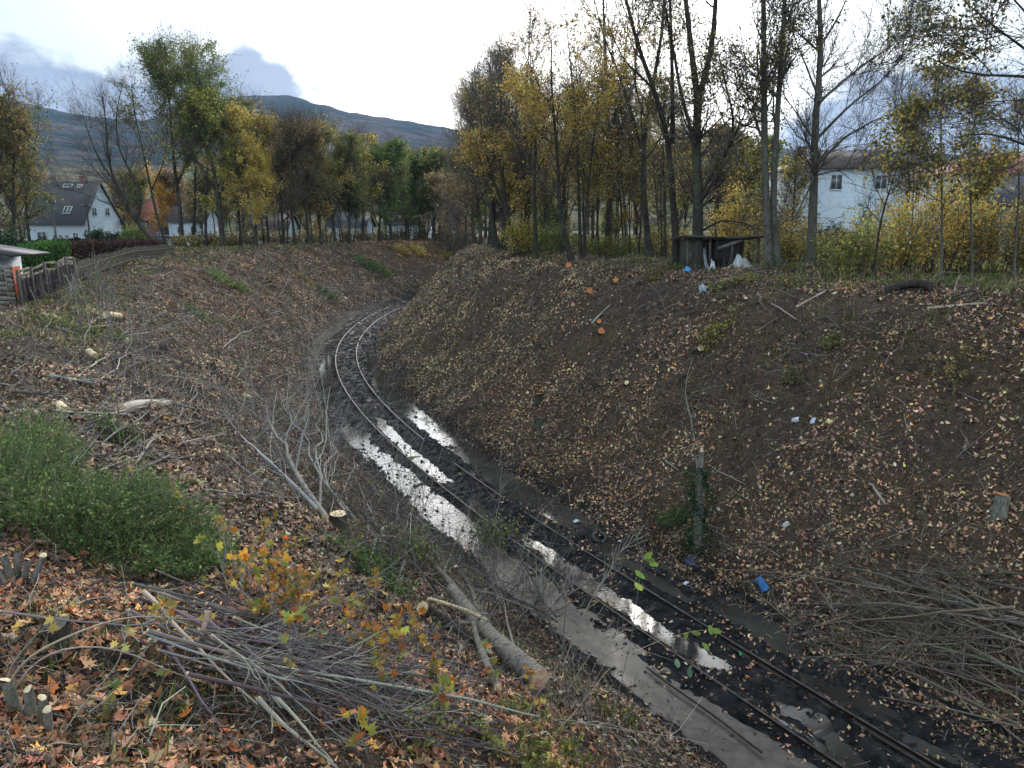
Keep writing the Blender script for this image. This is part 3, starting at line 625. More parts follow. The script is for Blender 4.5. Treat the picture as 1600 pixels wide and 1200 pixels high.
    for j,(pl,lb) in enumerate([(RUST,'brown'),(OLIVE,'olive'),(GREEN+OLIVE,'green')]):
        fp.append(tree('background_tree',lb+' crowned tree in the far backdrop beyond the rows',(0,0,0),None,pl,2600,.34,320+j,height=13,r0=.25,n1=13,len1=.44,crown=.08,cat='tree',group=lb+' backdrop trees beyond the rows'))
    for i,(px,py,ty,lb) in enumerate([(728,379,160,'bare twiggy tree leftmost of the right row'),(742,381,120,'tall bare twiggy tree second at the left end of the right row'),(766,388,85,'tall grey twiggy tree above the clustered dark trunks'),(792,390,50,'very tall thin twigged tree behind the leaning thick trunk'),(825,392,20,'tallest thin twigged tree behind the mossy trunk')]):
        lt(px,py,ty,lb,RUST+YEL[1:3],500+250*i,.13,360+i,z=7.4,r0=.2,n1=22,len1=.36,crown=.12,dense=1.5)
    k=0
    spots=[(-240+r.uniform(-20,20),200,0)]
    for px,D in [(-60,105),(-20,85),(20,92),(62,118),(95,150),(190,165),(215,150),(240,140),(268,160),(300,150),(335,140),(365,155),(395,150),(430,160),(465,150),(500,165),(530,155),(560,170),(590,160),(620,170),(645,150),(670,165),(690,150),(708,170),(722,150),(738,165),(695,135),(708,128),(718,138),(730,132),(745,140),(682,140),(760,150),(790,140),(820,150),(850,130),(880,150),(915,130),(950,150),(985,130),(1020,140),(1050,120),(1105,120),(1140,110),(1168,125),(1700,70)]:
        x=(px-800)/F*D*1.02; b=np.array([x,D,gz(x,D)]); i=k%3 if px>60 else (0 if k%2 else 1)
        o=fp[i] if not fp[i].get('used') else copy_tree(fp[i]); fp[i]['used']=1
        if 'used' in o: pass
        o.location=b; s_=r.uniform(.85,1.2)*(.85 if 60<px<300 else 1.)*(1.25 if px<60 else 1); o.scale=(s_,s_,s_); o.rotation_euler[2]=r.uniform(0,6); k+=1
    for o in list(bpy.data.objects):
        if 'used' in o: del o['used']
    # three named trees at the far left edge
    lt(20,392,135,'tall twiggy brown green tree at the far left edge',RUST+OLIVE,2800,.22,341,z=6.6,r0=.25,n1=17,len1=.36,crown=.2)
    lt(48,388,160,'twiggy olive tree second from the far left edge',OLIVE+GREEN[:2],3200,.22,342,z=6.6,r0=.22,n1=16,len1=.36,crown=.15)
    lt(2,392,150,'dark twiggy tree cut by the left edge of the view',OLIVE+RUST,2400,.22,343,z=6.6,r0=.22,n1=16,len1=.38,crown=.15)
    lt(262,380,255,'orange leaved small tree behind the bent oak',YEL[:1]+[(.5,.2,.03)],2600,.25,344,z=6.0,r0=.12,n1=12,len1=.4,crown=.05)
    lt(200,379,285,'small orange tree at the gable of the white house',[(.5,.2,.03),(.55,.34,.04)],1300,.3,345,z=6.0,r0=.12,n1=12,len1=.4,crown=.05)
build_trees()
# ================================================================ BUILDINGS, SHED, FENCES
def house(name,label,corner,th,L,W,zb,ze,zr,kind,wallm,roofm,wins,ov=.45,cat='house',chim=None,parts=()):
    """corner = nearest corner; long wall runs left-away, gable wall right-away.  wins: (side,u,v,w,h) in metres"""
    c=np.array([corner[0],corner[1],zb]); root=empty(name,c); tag(root,label,cat)
    a=np.array([-math.cos(th),math.sin(th),0]); b=np.array([math.sin(th),math.cos(th),0]); up=np.array([0,0,1.])
    h=ze-zb; hr=zr-zb
    def P(u,v,z): return a*u+b*v+up*z
    m=M(); V=[P(0,0,0),P(L,0,0),P(L,W,0),P(0,W,0),P(0,0,h),P(L,0,h),P(L,W,h),P(0,W,h)]
    F4=[[0,4,5,1],[1,5,6,2],[2,6,7,3],[3,7,4,0]]
    m.add(V,F4)
    if kind=='gable':
        hh=hr-.12
        m.add([P(0,0,h),P(0,W,h),P(0,W/2,hh)],[[0,1,2]]); m.add([P(L,0,h),P(L,W,h),P(L,W/2,hh)],[[0,2,1]])
    w=m.build('wall',MT[wallm],root)
    m=M(); t=.16
    if kind=='gable':
        k=(hr-h)/(W/2)
        for s in(0,1):
            v0=-ov if s==0 else W+ov; e=[P(-ov,v0,h-k*ov),P(L+ov,v0,h-k*ov),P(L+ov,W/2,hr),P(-ov,W/2,hr)]; e=e+[q+up*t for q in e]
            m.add(e,[[0,1,2,3],[4,5,6,7],[0,1,5,4],[1,2,6,5],[2,3,7,6],[3,0,4,7]])
    else:
        q=min(W/2,L/2)*.95; z0=h; e=[P(-ov,-ov,z0),P(L+ov,-ov,z0),P(L+ov,W+ov,z0),P(-ov,W+ov,z0)]; f=[p+up*.2 for p in e]; rd=[P(q,W/2,hr),P(L-q,W/2,hr)]
        m.add(e+f+rd,[[0,1,2,3],[0,1,5,4],[1,2,6,5],[2,3,7,6],[3,0,4,7],[4,5,9,8],[6,7,8,9]]); m.add(f+rd,[[3,0,4],[1,2,5]])
    rf=m.build('roof',MT[roofm],root)
    for u,v,s,z1 in (chim or []):
        m=M(); p=P(u,v,0); zt=z1-zb; m.box((p[0],p[1],zt-.9),(s,s*.8,1.8),-th); m.box((p[0],p[1],zt+.05),(s*1.25,s,.1),-th); m.build('chimney',MT['brick'],rf)
    for sd,u,z,ww,hh in wins:
        ax,nm=(a,-b) if sd=='f' else (b,-a)
        if sd=='r':   # on the front roof slope
            k=(hr-h)/(W/2); sl=nrm(b+up*k); nm=np.cross(a,sl); nm=nm if nm[2]>0 else -nm; ctr=a*u+b*z+up*(h+k*z+t)+nm*.12; ax=a; vv=sl
        else: ctr=ax*u+up*z; vv=up
        rot=np.stack([ax,nm,vv],1)
        def piece(nme,mt,cx,cz,w_,h_,d_,off,par):
            mm=M(); mm.box((0,0,0),(w_,d_,h_),rot=rot); o=mm.build(nme,MT[mt],par); o.location=Vector(ctr+ax*cx+vv*cz+nm*off); return o
        pn=piece('window','glass',0,0,ww,hh,.06,.01,root)
        mm=M(); fr=.09
        for cx,cz,w_,h_ in((0,hh/2,ww+2*fr,fr),(0,-hh/2,ww+2*fr,fr),(ww/2+fr/2,0,fr,hh-fr),(-ww/2-fr/2,0,fr,hh-fr),(0,0,fr*.6,hh-fr)):
            q=ax*cx+vv*cz+nm*.045; mm.box(q,(w_,.07,h_),rot=rot)
        mm.build('frame',MT['frame'],pn)
    return root,P
YA=122.
X0=(145-800)/F*YA
house('gabled_house','white house with steep dark slate roof left behind the garden hedge',(X0,YA),R_(10),10.5,8.6,6.2,10.1,16.1,'gable','white','slate',
  [('f',1.6,1.1,.9,1.9),('f',3.2,1.5,.5,.5),('f',4.3,1.5,.5,.5),('f',5.3,1.5,.5,.5),('f',7.6,1.5,1.5,1.3),('g',2.6,5.3,.9,1.2),('g',5.6,5.3,.9,1.2),('g',5.2,1.7,1.0,1.2),('r',3.3,1.0,1.2,1.3),('r',2.8,3.7,.7,.6),('r',5.0,3.75,1.4,.6)],chim=[(3.,4.6,.7,17.0)])
house('brick_house','brown house with reddish roof and paired windows behind the left trees',((285-800)/F*150,150.),R_(5),9.5,8,6.,10.6,14.2,'gable','brick','redtile',[('f',2.2,3.6,1.,1.2),('f',3.8,3.6,1.,1.2),('f',6.5,3.6,1.,1.2),('f',3,1.4,1.4,1.2)],chim=[(4,4,.6,15.)])
house('white_house','plain white house glimpsed between the left row trunks',((330-800)/F*140,140.),R_(0),6.5,7,6.,10.2,12.6,'gable','white','browntile',[('f',2,2.6,1.,1.1),('f',4.4,2.6,1.,1.1)])
house('garage','low white flat roofed garage behind the bent oak',((276-800)/F*112,112.),R_(8),4.6,5,6.,7.7,8.0,'hip','white','slate',[('f',2.2,.9,2.2,1.2)],cat='garage',ov=.25)
for i,(px,D,L,lb) in enumerate([(430,135,6,'cream low house with dark door glimpsed left behind the yellow maple'),(550,150,7,'pale house glimpsed between far trunks of the left row'),(640,165,8,'faint white house glimpsed near the valley gap')]):
    house('white_house',lb,((px+25-800)/F*D,D),R_(4*i),L,7,5.8,9.0+.3*i,11.8,'gable','white','slate' if i else 'browntile',[('f',1.6,1.6,.9,1.1),('f',4.,1.6,.9,1.1)])
Y1=76.
house('villa','large bluish white two storey house with brown hip roof on the right',((1400-800)/F*Y1,Y1),R_(3),10.6,9.5,6.8,14.9,17.0,'hip','white','browntile',
  [('f',6.8,6.8,1.0,1.4),('f',2.6,6.8,1.0,1.3),('f',3.6,3.6,1.0,1.2)],ov=.6,chim=[(9.0,4.2,.8,17.2),(7.2,5.6,.5,17.3)])
house('red_roofed_house','white house with red tiled roof at the right edge',((1660-800)/F*82,82.),R_(2),13.,9,6.8,14.7,17.2,'hip','white','redtile',[('f',10,5.8,1.1,1.3),('f',6.5,5.8,1.1,1.3),('f',3.,5.8,1.1,1.3)],ov=.6,chim=[(9,4,.6,17.5)])
house('outbuilding','grey outbuilding with dark sloping roof at the right edge',((1640-800)/F*58,58.),R_(4),6.2,5,7.,11.3,13.1,'gable','grey','slate',[('f',2.2,3.4,.8,1.2)],cat='outbuilding',ov=.3)
# ---------------------------------------------------------------- shed in the right row
def build_shed():
    Y=35.; r=np.random.default_rng(9)
    p0=atY(1074,420,Y); g0=gz(p0[0],Y); c=np.array([p0[0],Y,g0]); root=empty('lean_to_shed',c)
    tag(root,'low tumbledown wooden shed with sagging dark roof between the right trees','shed')
    w=(1180-1072)/F*Y; h=1.5; D=2.0
    def board(m,a,b,wd,t=.03,nrm_=(0,1,0)):
        a=np.array(a);b=np.array(b); L=np.linalg.norm(b-a); x=(b-a)/L; n=np.array(nrm_,float); n=nrm(n-(n@x)*x); z=np.cross(x,n)
        m.box((a+b)/2,(L,t,wd),rot=np.stack([x,n,z],1))
    m=M()
    for k in range(4): board(m,(.02+k*.13,0,-.1),(.02+k*.13+r.normal()*.03,.02*r.normal(),h-.1),.12)
    m.build('wall_boards',MT['bark_log'],root)
    m=M()
    for k in range(14): board(m,(.05+k*w/14,D,-.1),(.05+k*w/14,D,h-.25),w/14*.93)
    for k in range(12): board(m,(0,D*k/12,.0),(0,D*k/12,h-.15),D/12*.93,nrm_=(1,0,0))
    m.build('back_wall',MT['timber'],root)
    m=M(); xs=np.linspace(-.25,w+.2,12)
    for k,x in enumerate(xs): 
        zz=h-.06*math.sin(k/11*3.1)*1.5+r.normal()*.01
        board(m,(x,-.45,zz),(x+r.normal()*.03,D+.2,zz-.22),w/11*1.03,.035,(0,0,1))
    ro=m.build('roof',MT['timber'],root)
    m=M(); board(m,(-.3,-.47,h-.02),(w*.5,-.47,h-.12),.13); board(m,(w*.5,-.45,h-.12),(w+.25,-.47,h-.03),.12); m.build('fascia',MT['sleeper'],ro)
    for x in(.95,1.9,w-.05):
        m=M(); board(m,(x,-.3,-.2),(x+r.normal()*.04,-.3,h-.1),.09,.09); m.build('post',MT['timber'],root)
    m=M(); board(m,(1.25,-.35,.95),(2.3,-.4,h-.18),.14); m.build('brace',MT['bark_log'],root)
    # dark torn sheet hanging in the opening
    m=M(); n=14; u=np.linspace(1.15,2.1,n); V=[];
    for i,x in enumerate(u): V+= [(x,-.25+.05*math.sin(i*1.9),h-.15),(x,-.22+.08*math.sin(i*2.3+1),h-.95-.3*r.random())]
    m.add(V,[[2*i,2*i+1,2*i+3,2*i+2] for i in range(n-1)],(.012,.012,.014)); m.build('hanging_sheet',MT['plastic'],root)
    # things heaped under and before it
    def heap(name,label,cx,cy,w_,d_,h_,colr,seed,cat,group=None):
        x,y,z=c+np.array([cx,cy,0]); z=gz(x,y); m=M(); k=18; rr=np.random.default_rng(seed)
        A,B=np.meshgrid(np.linspace(-1,1,k),np.linspace(-1,1,k),indexing='ij'); rad=np.clip(1-np.maximum(np.abs(A),np.abs(B))**2.2*1.0-.25*(A*A+B*B),0,1)
        Z=h_*rad*(1+.9*fbm(A*2.3+seed,B*2.3,4,seed))-.08; V=np.stack([A*w_/2*(1+.12*fbm(A*2,B*2+seed,2,seed+1)),B*d_/2,Z],-1).reshape(-1,3)
        i=np.arange(k-1)[:,None]*k; j=np.arange(k-1)[None]; f=np.stack([i+j,i+k+j,i+k+j+1,i+j+1],-1).reshape(-1,4)
        m.add(V,f,np.array(colr)*(1+.12*rr.normal(size=(len(f),1)))); o=m.build(name,MT['plastic']); o.location=(x,y,z); tag(o,label,cat,group)
    heap('rubble_heap','pale grey heap of crumpled tarpaulin in front of the shed',2.0,-1.0,1.9,1.2,.65,(.42,.44,.42),3,'tarpaulin heap')
    heap('white_sack','white sack stacked inside the shed opening',.72,.4,.7,.6,1.15,(.62,.64,.66),4,'sack')
    heap('white_sack','smaller white sack at the foot of the shed opening',1.0,-.25,.55,.5,.5,(.55,.57,.6),5,'sack')
    heap('plastic_bag','blue grey bag lying right of the tarpaulin heap by the shed',2.75,-1.3,.5,.45,.4,(.34,.42,.48),6,'bag')
build_shed()
def rubbish(name,label,px,py,w_,d_,h_,colr,seed,cat,flat=False):
    p=rayhit(px,py); m=M(); k=12; A,B=np.meshgrid(np.linspace(-1,1,k),np.linspace(-1,1,k),indexing='ij')
    rad=np.clip(1-(np.abs(A)**3+np.abs(B)**3)*.6,0,1); Z=h_*rad*(1+1.1*fbm(A*2.5+seed,B*2.5,3,seed))
    V=np.stack([A*w_/2*(1+.3*fbm(A,B+seed,2,seed+1)),B*d_/2*(1+.3*fbm(A+3,B+seed,2,seed)),Z],-1).reshape(-1,3); a=seed*1.3; V[:,:2]=V[:,:2]@np.array([[math.cos(a),math.sin(a)],[-math.sin(a),math.cos(a)]])
    i=np.arange(k-1)[:,None]*k; j=np.arange(k-1)[None]; f=np.stack([i+j,i+k+j,i+k+j+1,i+j+1],-1).reshape(-1,4)
    m.add(V,f,np.array(colr)); o=m.build(name,MT['plastic'],smooth=True); 
    g=max(gz(p[0],p[1]),-.02); e=.15; n=nrm(np.array([-(gz(p[0]+e,p[1])-gz(p[0]-e,p[1]))/(2*e),-(gz(p[0],p[1]+e)-gz(p[0],p[1]-e))/(2*e),1.]))
    o.location=(p[0],p[1],g+.01); o.rotation_euler=Vector(n).to_track_quat('Z','Y').to_euler(); tag(o,label,cat)
rubbish('plastic_bag','bright blue plastic bag at the foot of the right slope',1190,914,.48,.22,.1,(.02,.16,.42),2,'bag')
rubbish('paper_scrap','small white paper scrap by the mud right of the rails',1072,911,.2,.1,.04,(.45,.5,.55),3,'paper')
rubbish('plastic_bag','pale blue bag on the rim below the forked maple',1099,455,.38,.3,.25,(.42,.5,.58),4,'bag')
rubbish('bucket_lid','blue lid lying between the two trunks left of the shed',1074,426,.34,.28,.2,(.06,.30,.62),5,'lid')
rubbish('bottle_shard','small green plastic piece on the mud between the rails',1157,1023,.16,.06,.05,(.03,.35,.18),6,'plastic piece')
for i,(x,y,lb) in enumerate([(1243,659,'white tissue scrap, leftmost of three on the right slope'),(1271,659,'pale blue tissue scrap, middle of three on the right slope'),(1296,662,'yellowish tissue scrap, rightmost of three on the right slope'),(1228,824,'pale crumpled paper above the right branch heap'),(1535,962,'pale blue bag among branches at the right'),(900,815,'white scrap beside the track below the right slope')]):
    rubbish('paper_scrap',lb,x,y,.22,.14,.06,[(.55,.6,.65),(.45,.52,.62),(.7,.6,.25),(.45,.42,.38),(.10,.16,.20),(.5,.55,.6)][i],10+i,'paper')
rubbish('plastic_bag','dark blue bag at the mud edge below the ivy stump',1078,880,.35,.3,.15,(.03,.045,.09),31,'bag')
# old ring half sunk beside the track
def ring():
    p=onz(937,842,0); m=M(); th=np.linspace(0,2*math.pi,25); PL=np.stack([.2*np.cos(th),.2*np.sin(th),.02+.03*np.sin(th)],1); tubes(m,PL,np.full(25,.07),8)
    o=m.build('old_tyre',MT['sleeper'],smooth=True); o.location=(p[0],p[1],.03); o.rotation_euler=(.25,.1,0); tag(o,'small black tyre half sunk in mud right of the rails','tyre')
ring()
# ---------------------------------------------------------------- left plot: fence, shed, hedges, poles
def build_left():
    r=np.random.default_rng(77); z=6.7
    base=[onz(x,y,z) for x,y in [(34,480),(60,470),(90,460),(120,448),(160,433),(200,421),(250,408),(275,402)]]
    B=np.array(base); seg=np.r_[0,np.cumsum(np.linalg.norm(np.diff(B,axis=0),axis=1))]
    def at(u): return np.array([np.interp(u,seg,B[:,0]),np.interp(u,seg,B[:,1])])
    sA=seg[3]
    p=at(0); root=empty('net_fence',(p[0],p[1],gz(*p))); o0=np.array(root.location); tag(root,'dark netting fence on rough posts with boards along its top','fence')
    n=int(sA/2.0)+1
    for k in range(n+1):
        u=min(k*2.0,sA); q=at(u); g=gz(*q); m=M(); m.box((q[0]-o0[0],q[1]-o0[1],g-o0[2]+.55),(.09,.11,1.5+.2*r.random()),.3); m.build('post',MT['timber'],root)
    m=M(); us=np.linspace(0,sA,90); V=[]
    for i,u in enumerate(us):
        q=at(u); g=gz(*q); w=.06*math.sin(i*1.1)+.05*math.sin(i*2.7); V+=[(q[0]-o0[0]+w,q[1]-o0[1]-.08+w,g-o0[2]-.05),(q[0]-o0[0]+w*.3,q[1]-o0[1]-.08,g-o0[2]+1.05+.06*math.sin(i*.7))]
    f=[[2*i,2*i+1,2*i+3,2*i+2] for i in range(len(us)-1)]; cc=np.array([(.012,.012,.015)]*len(f))*(1+1.2*(r.random((len(f),1))>.75)); m.add(V,f,cc); m.build('netting',MT['plastic'],root)
    for k in range(n):
        for j in range(3):
            a=at(min(k*2.,sA)); b=at(min(k*2.+1.95,sA)); ga=gz(*a)+1.02+j*.13+.03*r.normal(); gb=gz(*b)+1.02+j*.13+.03*r.normal()
            if r.random()<.15: continue
            m=M(); A=np.array([a[0],a[1]-.1,ga])-o0; Bb=np.array([b[0],b[1]-.1,gb])-o0; x=nrm(Bb-A); nn=nrm(np.cross(x,[0,0,1.])); m.box((A+Bb)/2,(np.linalg.norm(Bb-A),.025,.1),rot=np.stack([x,nn,np.cross(nn,x)],1)); m.build('rail_board',MT['bark_log'],root)
    p=at(sA+.3); root=empty('paling_fence',(p[0],p[1],gz(*p))); o0=np.array(root.location); tag(root,'long weathered grey paling fence running away along the left rim','fence')
    L=seg[-1]-sA-.3; N=100; gu=np.linspace(sA,seg[-1],3); gg=[gz(*at(w)) for w in gu]
    for k in range(N):
        u=sA+.3+k*L/N; q=at(u); g=np.interp(u,gu,gg); wd=.12; m=M(); nx=at(min(u+.3,seg[-1]))-q; ang=math.atan2(nx[1],nx[0]) if np.linalg.norm(nx)>1e-6 else 0
        m.box((q[0]-o0[0],q[1]-o0[1],g-o0[2]+.25),(wd,.025,1.40+.34*r.random()),ang+.03*r.normal()); m.build('paling',MT['old_paling'],root)
    for hh in(.2,.7):
        m=M(); us=np.linspace(sA+.3,seg[-1],14); PL=np.array([[*at(u),np.interp(u,gu,gg)+hh] for u in us])-o0; PL[:,1]+=.05; tubes(m,PL,np.full(14,.035),4); m.build('cross_rail',MT['old_paling'],root)
    # leaning poles
    for i,(a,b) in enumerate([((123,462),(98,428)),((116,466),(103,430)),((60,476),(36,428)),((122,455),(111,428))]):
        q=onz(*a,z); g=gz(*q); t=atY(b[0],b[1],q[1]+.9); m=M(); PL=np.linspace([q[0],q[1],g-.05],t,4); tubes(m,PL,np.full(4,.03),6,cap=True); o=m.build('wooden_pole',MT['bark_log'],origin=PL[0]); tag(o,['thin pale pole leaning on the netting fence, leftmost of a cluster','rightward thin pole leaning beside the fence corner','dark pole leaning at the left end of the netting fence','short thin pole leaning on the fence corner post'][i],'pole')
    # orange board
    q=onz(30,470,z); g=gz(*q); m=M(); m.box((0,0,.6),(.40,.04,1.3),.25,(.62,.115,.03)); m.box((0,-.03,.55),(.40,.03,.05),.25,(.5,.09,.03)); o=m.build('orange_board',MT['plastic'],origin=(0,0,0)); o.location=(q[0],q[1]+.1,g); o.rotation_euler=(-.08,-.12,0); tag(o,'upright orange painted board standing at the left end of the fence','board')
    # pallet wall left
    for i,(x,w_,lb) in enumerate([(15,.55,'stacked weathered slat panel between garden shed and orange board'),(4,.5,'mossy slat panel standing at the left edge below the garden shed')]):
        q=onz(x,480+i*12,z); g=gz(*q); rt=empty('slat_panel',(q[0],q[1],g)); tag(rt,lb,'panel')
        for j in range(9): m=M(); m.box((0,0,.1+j*.165),(w_,.03,.13),.1*r.normal()*.3); m.build('slat',MT['bark_log' if j%3 else 'timber'],rt)
        for s in(-1,1): m=M(); m.box((s*w_*.4,.05,.72),(.07,.06,1.5)); m.build('batten',MT['timber'],rt)
    # garden shed at left edge
    q=onz(2,455,z); g=gz(*q)-.1; rt=empty('garden_shed',(q[0]-2.3,q[1]+.3,g-.3)); tag(rt,'small white garden shed with dark sloping roof at the left edge','shed')
    m=M(); m.box((0,1.2,1.05),(3.4,2.4,2.1)); m.build('wall',MT['white'],rt)
    m=M(); rt2=np.array([[math.cos(.16),0,math.sin(.16)],[0,1,0],[-math.sin(.16),0,math.cos(.16)]]); m.box((.55,1.2,2.28),(5.0,3.0,.09),rot=rt2); m.build('roof',MT['slate'],rt)
    m=M(); m.box((1.3,-.02,1.0),(.6,.05,1.7)); d=m.build('door',MT['sleeper'],rt); m=M(); m.box((1.1,-.07,1.),(.04,.05,.14)); m.build('handle',MT['frame'],d)
    # utility poles
    for i,(bx,by,ty,D,lb) in enumerate([(100,386,312,92,'grey utility pole with crossbar before the white gabled house'),(152,384,318,100,'thin dark pole at the corner of the white gabled house')]):
        x=(bx-800)/F*D; g=gz(x,D); t=atY(bx-3,ty,D); rt=empty('utility_pole',(x,D,g)); tag(rt,lb,'pole'); m=M(); tubes(m,np.linspace([0,0,-.1],[0,0,t[2]-g],4),np.linspace(.13,.09,4),8,cap=True); m.build('mast',MT['bark_pale' if i==0 else 'timber'],rt)
        m=M(); m.box((0,-.1,t[2]-g-.35),(1.3,.1,.1)); m.build('crossbar',MT['timber'],rt)
        for s in(-.5,.5): m=M(); tubes(m,np.array([[s,-.1,t[2]-g-.3],[s,-.1,t[2]-g-.1]]),np.array([.05,.04]),6,cap=True); m.build('insulator',MT['white'],rt)
build_left()
def shrub(name,label,c,w,d,h,pal_,nl,ls,seed,stems=30,cat='bush',group=None,flat=1.0,stemc=None,twig=1.0,shape=2.0,lw=None,mt='leaf'):
    r=np.random.default_rng(seed); root=empty(name,c); tag(root,label,cat,group); off=np.array(c)
    a=r.uniform(0,2*math.pi,stems); q=np.sqrt(r.random(stems)); bx=np.cos(a)*q*w*.3; by=np.sin(a)*q*d*.3
    bz=np.array([gz(c[0]+x,c[1]+y)-c[2] for x,y in zip(bx,by)]); n=7; ex=np.cos(a)*q*w*.5; ey=np.sin(a)*q*d*.5; L=h*(.65+.4*r.random(stems))*(1-.35*q**shape)
    t=np.linspace(0,1,n)[None,:]; X=bx[:,None]+(ex-bx)[:,None]*t**1.4; Y=by[:,None]+(ey-by)[:,None]*t**1.4; Z=bz[:,None]-.05+L[:,None]*t
    PL=np.stack([X,Y,Z],-1); PL[:,1:]+=np.cumsum(r.normal(size=(stems,n-1,3))*h*.025,1); RR=np.linspace(1,.3,n)[None]*(.006+.004*h)*(.6+.8*r.random((stems,1)))
    K,KR=kids(PL,RR,int(7*twig)+1,(.15,1),(20,60),lambda t,u:h*.32*(.5+.8*u),5,.14,.06,.6,r,.004,.3)
    m=M(); sc_=stemc or BRN; tubes(m,PL,RR,4,pal(r,stems,sc_,[1]*len(sc_))); tubes(m,K,KR,3,pal(r,len(K),sc_,[1]*len(sc_))); m.build('stems',MT['twig'],root)
    if nl:
        idx=r.integers(0,len(K),nl); p=interp_pl(K,idx,r.random(nl))+r.normal(size=(nl,3))*ls*.8; m=M(); leaves(m,p,ls*(.6+.8*r.random(nl)),r,pal(r,nl,pal_,lw or [1]*len(pal_),.25)); m.build('foliage',MT[mt],root)
    return root
def build_shrubs():
    r=np.random.default_rng(8); z=7.6
    def pz(px,py,D=None):
        if D is None: x,y=onz(px,py,z)
        else: x,y=(px-800)/F*D,D
        return (x,y,gz(x,y))
    SP=[(1330,432,31,2.6,2.2,YEL[2:3]+GREEN[2:]+OLIVE,1900,'green yellow shrub directly right of the bare ash tree'),
        (1390,430,33,3.2,2.8,YEL[:3]+GREEN[3:],2600,'yellow green thicket shrub behind the leaning sapling'),
        (1440,425,34,3.4,3.6,YEL[:3],3200,'dense golden shrub below the red roofed house'),
        (1490,425,35,3.4,3.3,YEL[:4]+OLIVE[:1],3000,'orange gold shrub between the two straight saplings'),
        (1545,428,34,3.4,3.0,YEL[:3]+OLIVE,2800,'gold and olive shrub before the dark roofed outbuilding'),
        (1605,430,33,3.4,3.0,YEL[:3]+OLIVE+RUST,2600,'gold and rust shrub at the right edge'),
        (1360,400,42,4.,3.0,YEL[2:3]+GREEN[2:],2400,'tall green yellow shrub in front of the villa wall'),
        (1240,415,38,2.6,1.9,OLIVE+YEL[:2],1300,'low olive shrub between the twin trunks and the bare ash'),
        (1225,400,44,3.4,3.4,YEL[:2]+OLIVE,2200,'tall orange tinged shrub behind the twin stemmed tree'),
        (1150,400,42,3.2,4.2,YEL[:3],2600,'bright yellow shrub rising behind the shed'),
        (1300,405,40,2.8,1.7,RUST+BRN,900,'brown dry shrub below the villa'),
        (1040,398,46,3.,2.6,OLIVE+YEL[:3],1500,'olive shrub behind the leaning grey trunk'),
        (985,392,50,3.5,1.6,GREEN[2:]+OLIVE,1300,'green undergrowth shrub right of the black trunk'),
        (930,390,52,3.5,1.5,GREEN[1:]+OLIVE,1500,'green undergrowth shrub left of the black trunk'),
        (880,388,54,3.6,1.6,GREEN[1:],1500,'bright green undergrowth behind the curved trunk'),
        (838,386,60,3.6,1.9,GREEN[1:]+YEL[2:3],1500,'light green undergrowth behind the mossy trunk'),
        (820,372,52,3,3.0,[(.45,.42,.05),(.35,.38,.06)]+YEL[:1],1500,'lime yellow bush leaning over the far right rim')]
    for i,(px,py,D,w,h,pl,nl,lb) in enumerate(SP):
        h=h*(1.2 if px>1330 and i<7 else 1)*(.85+.3*r.random()); w*=.9+.3*r.random()
        shrub('shrub',lb,pz(px,py,D),w,w*.8,h,pl,int(nl*(1.05 if px>1340 else 1.5)),.11,400+i,stems=40,twig=1.6)
    # conifer bush by the villa
    x,y=(1297-800)/F*70,70; shrub('conifer_bush','round dark green conifer bush against the villa wall',(x,y,8.6),2.9,2.5,2.3,[(.012,.035,.025),(.02,.05,.035)],5200,.12,450,stems=60,twig=1.5)
    # left hedges
    def hedge(name,lb,ax,bx,D0,D1,h,th,pl,nl,ls,seed,zt):
        rr=np.random.default_rng(seed); a=np.array([(ax-800)/F*D0,D0]); b=np.array([(bx-800)/F*D1,D1]); c=(*a,gz(*a)); root=empty(name,c); tag(root,lb,'hedge')
        u=rr.random(nl); q=a+(b-a)*u[:,None]; n2=nrm(np.array([-(b-a)[1],(b-a)[0]])); tt=(rr.random(nl)-.5)*th; hh=h*(rr.random(nl)**.6)*(1+.07*np.sin(u*37)+.05*np.sin(u*91)); gzz=np.interp(u,[0,.5,1],[gz(*a),gz(*((a+b)/2)),gz(*b)])
        p=np.stack([q[:,0]+n2[0]*tt-c[0],q[:,1]+n2[1]*tt-c[1],gzz+hh-c[2]],1); m=M(); leaves(m,p,ls*(.6+.8*rr.random(nl)),rr,pal(rr,nl,pl,[1]*len(pl))); m.build('foliage',MT['leaf'],root)
        k=int(np.linalg.norm(b-a)*3); u=rr.random(k); q=a+(b-a)*u[:,None]; P0=np.stack([q[:,0]-c[0],q[:,1]-c[1],np.interp(u,[0,1],[gz(*a),gz(*b)])-c[2]-.05],1); PL=np.stack([P0,P0+np.array([0,0,h*.45]),P0+np.array([0,0,h*.95])],1); PL[:,1:]+=rr.normal(size=(k,2,3))*.06; m=M(); tubes(m,PL,np.full((k,3),.02),4,pal(rr,k,BRN,[1]*3)); m.build('stems',MT['twig'],root)
    hedge('garden_hedge','bright green trimmed hedge beyond the netting fence',22,108,46,52,1.7,1.3,[(.05,.13,.02),(.07,.16,.03),(.03,.085,.015)],7000,.14,1,0)
    hedge('dark_hedge','dark green clipped hedge at the foot of the white gabled house',35,205,100,104,1.5,1.0,[(.010,.025,.012),(.018,.035,.018)],6000,.2,2,0)
    hedge('brown_hedge','dark reddish brown leafless hedge beyond the paling fence',108,262,56,70,1.55,1.2,[(.05,.022,.018),(.075,.035,.025),(.03,.018,.014)],8000,.15,3,0)
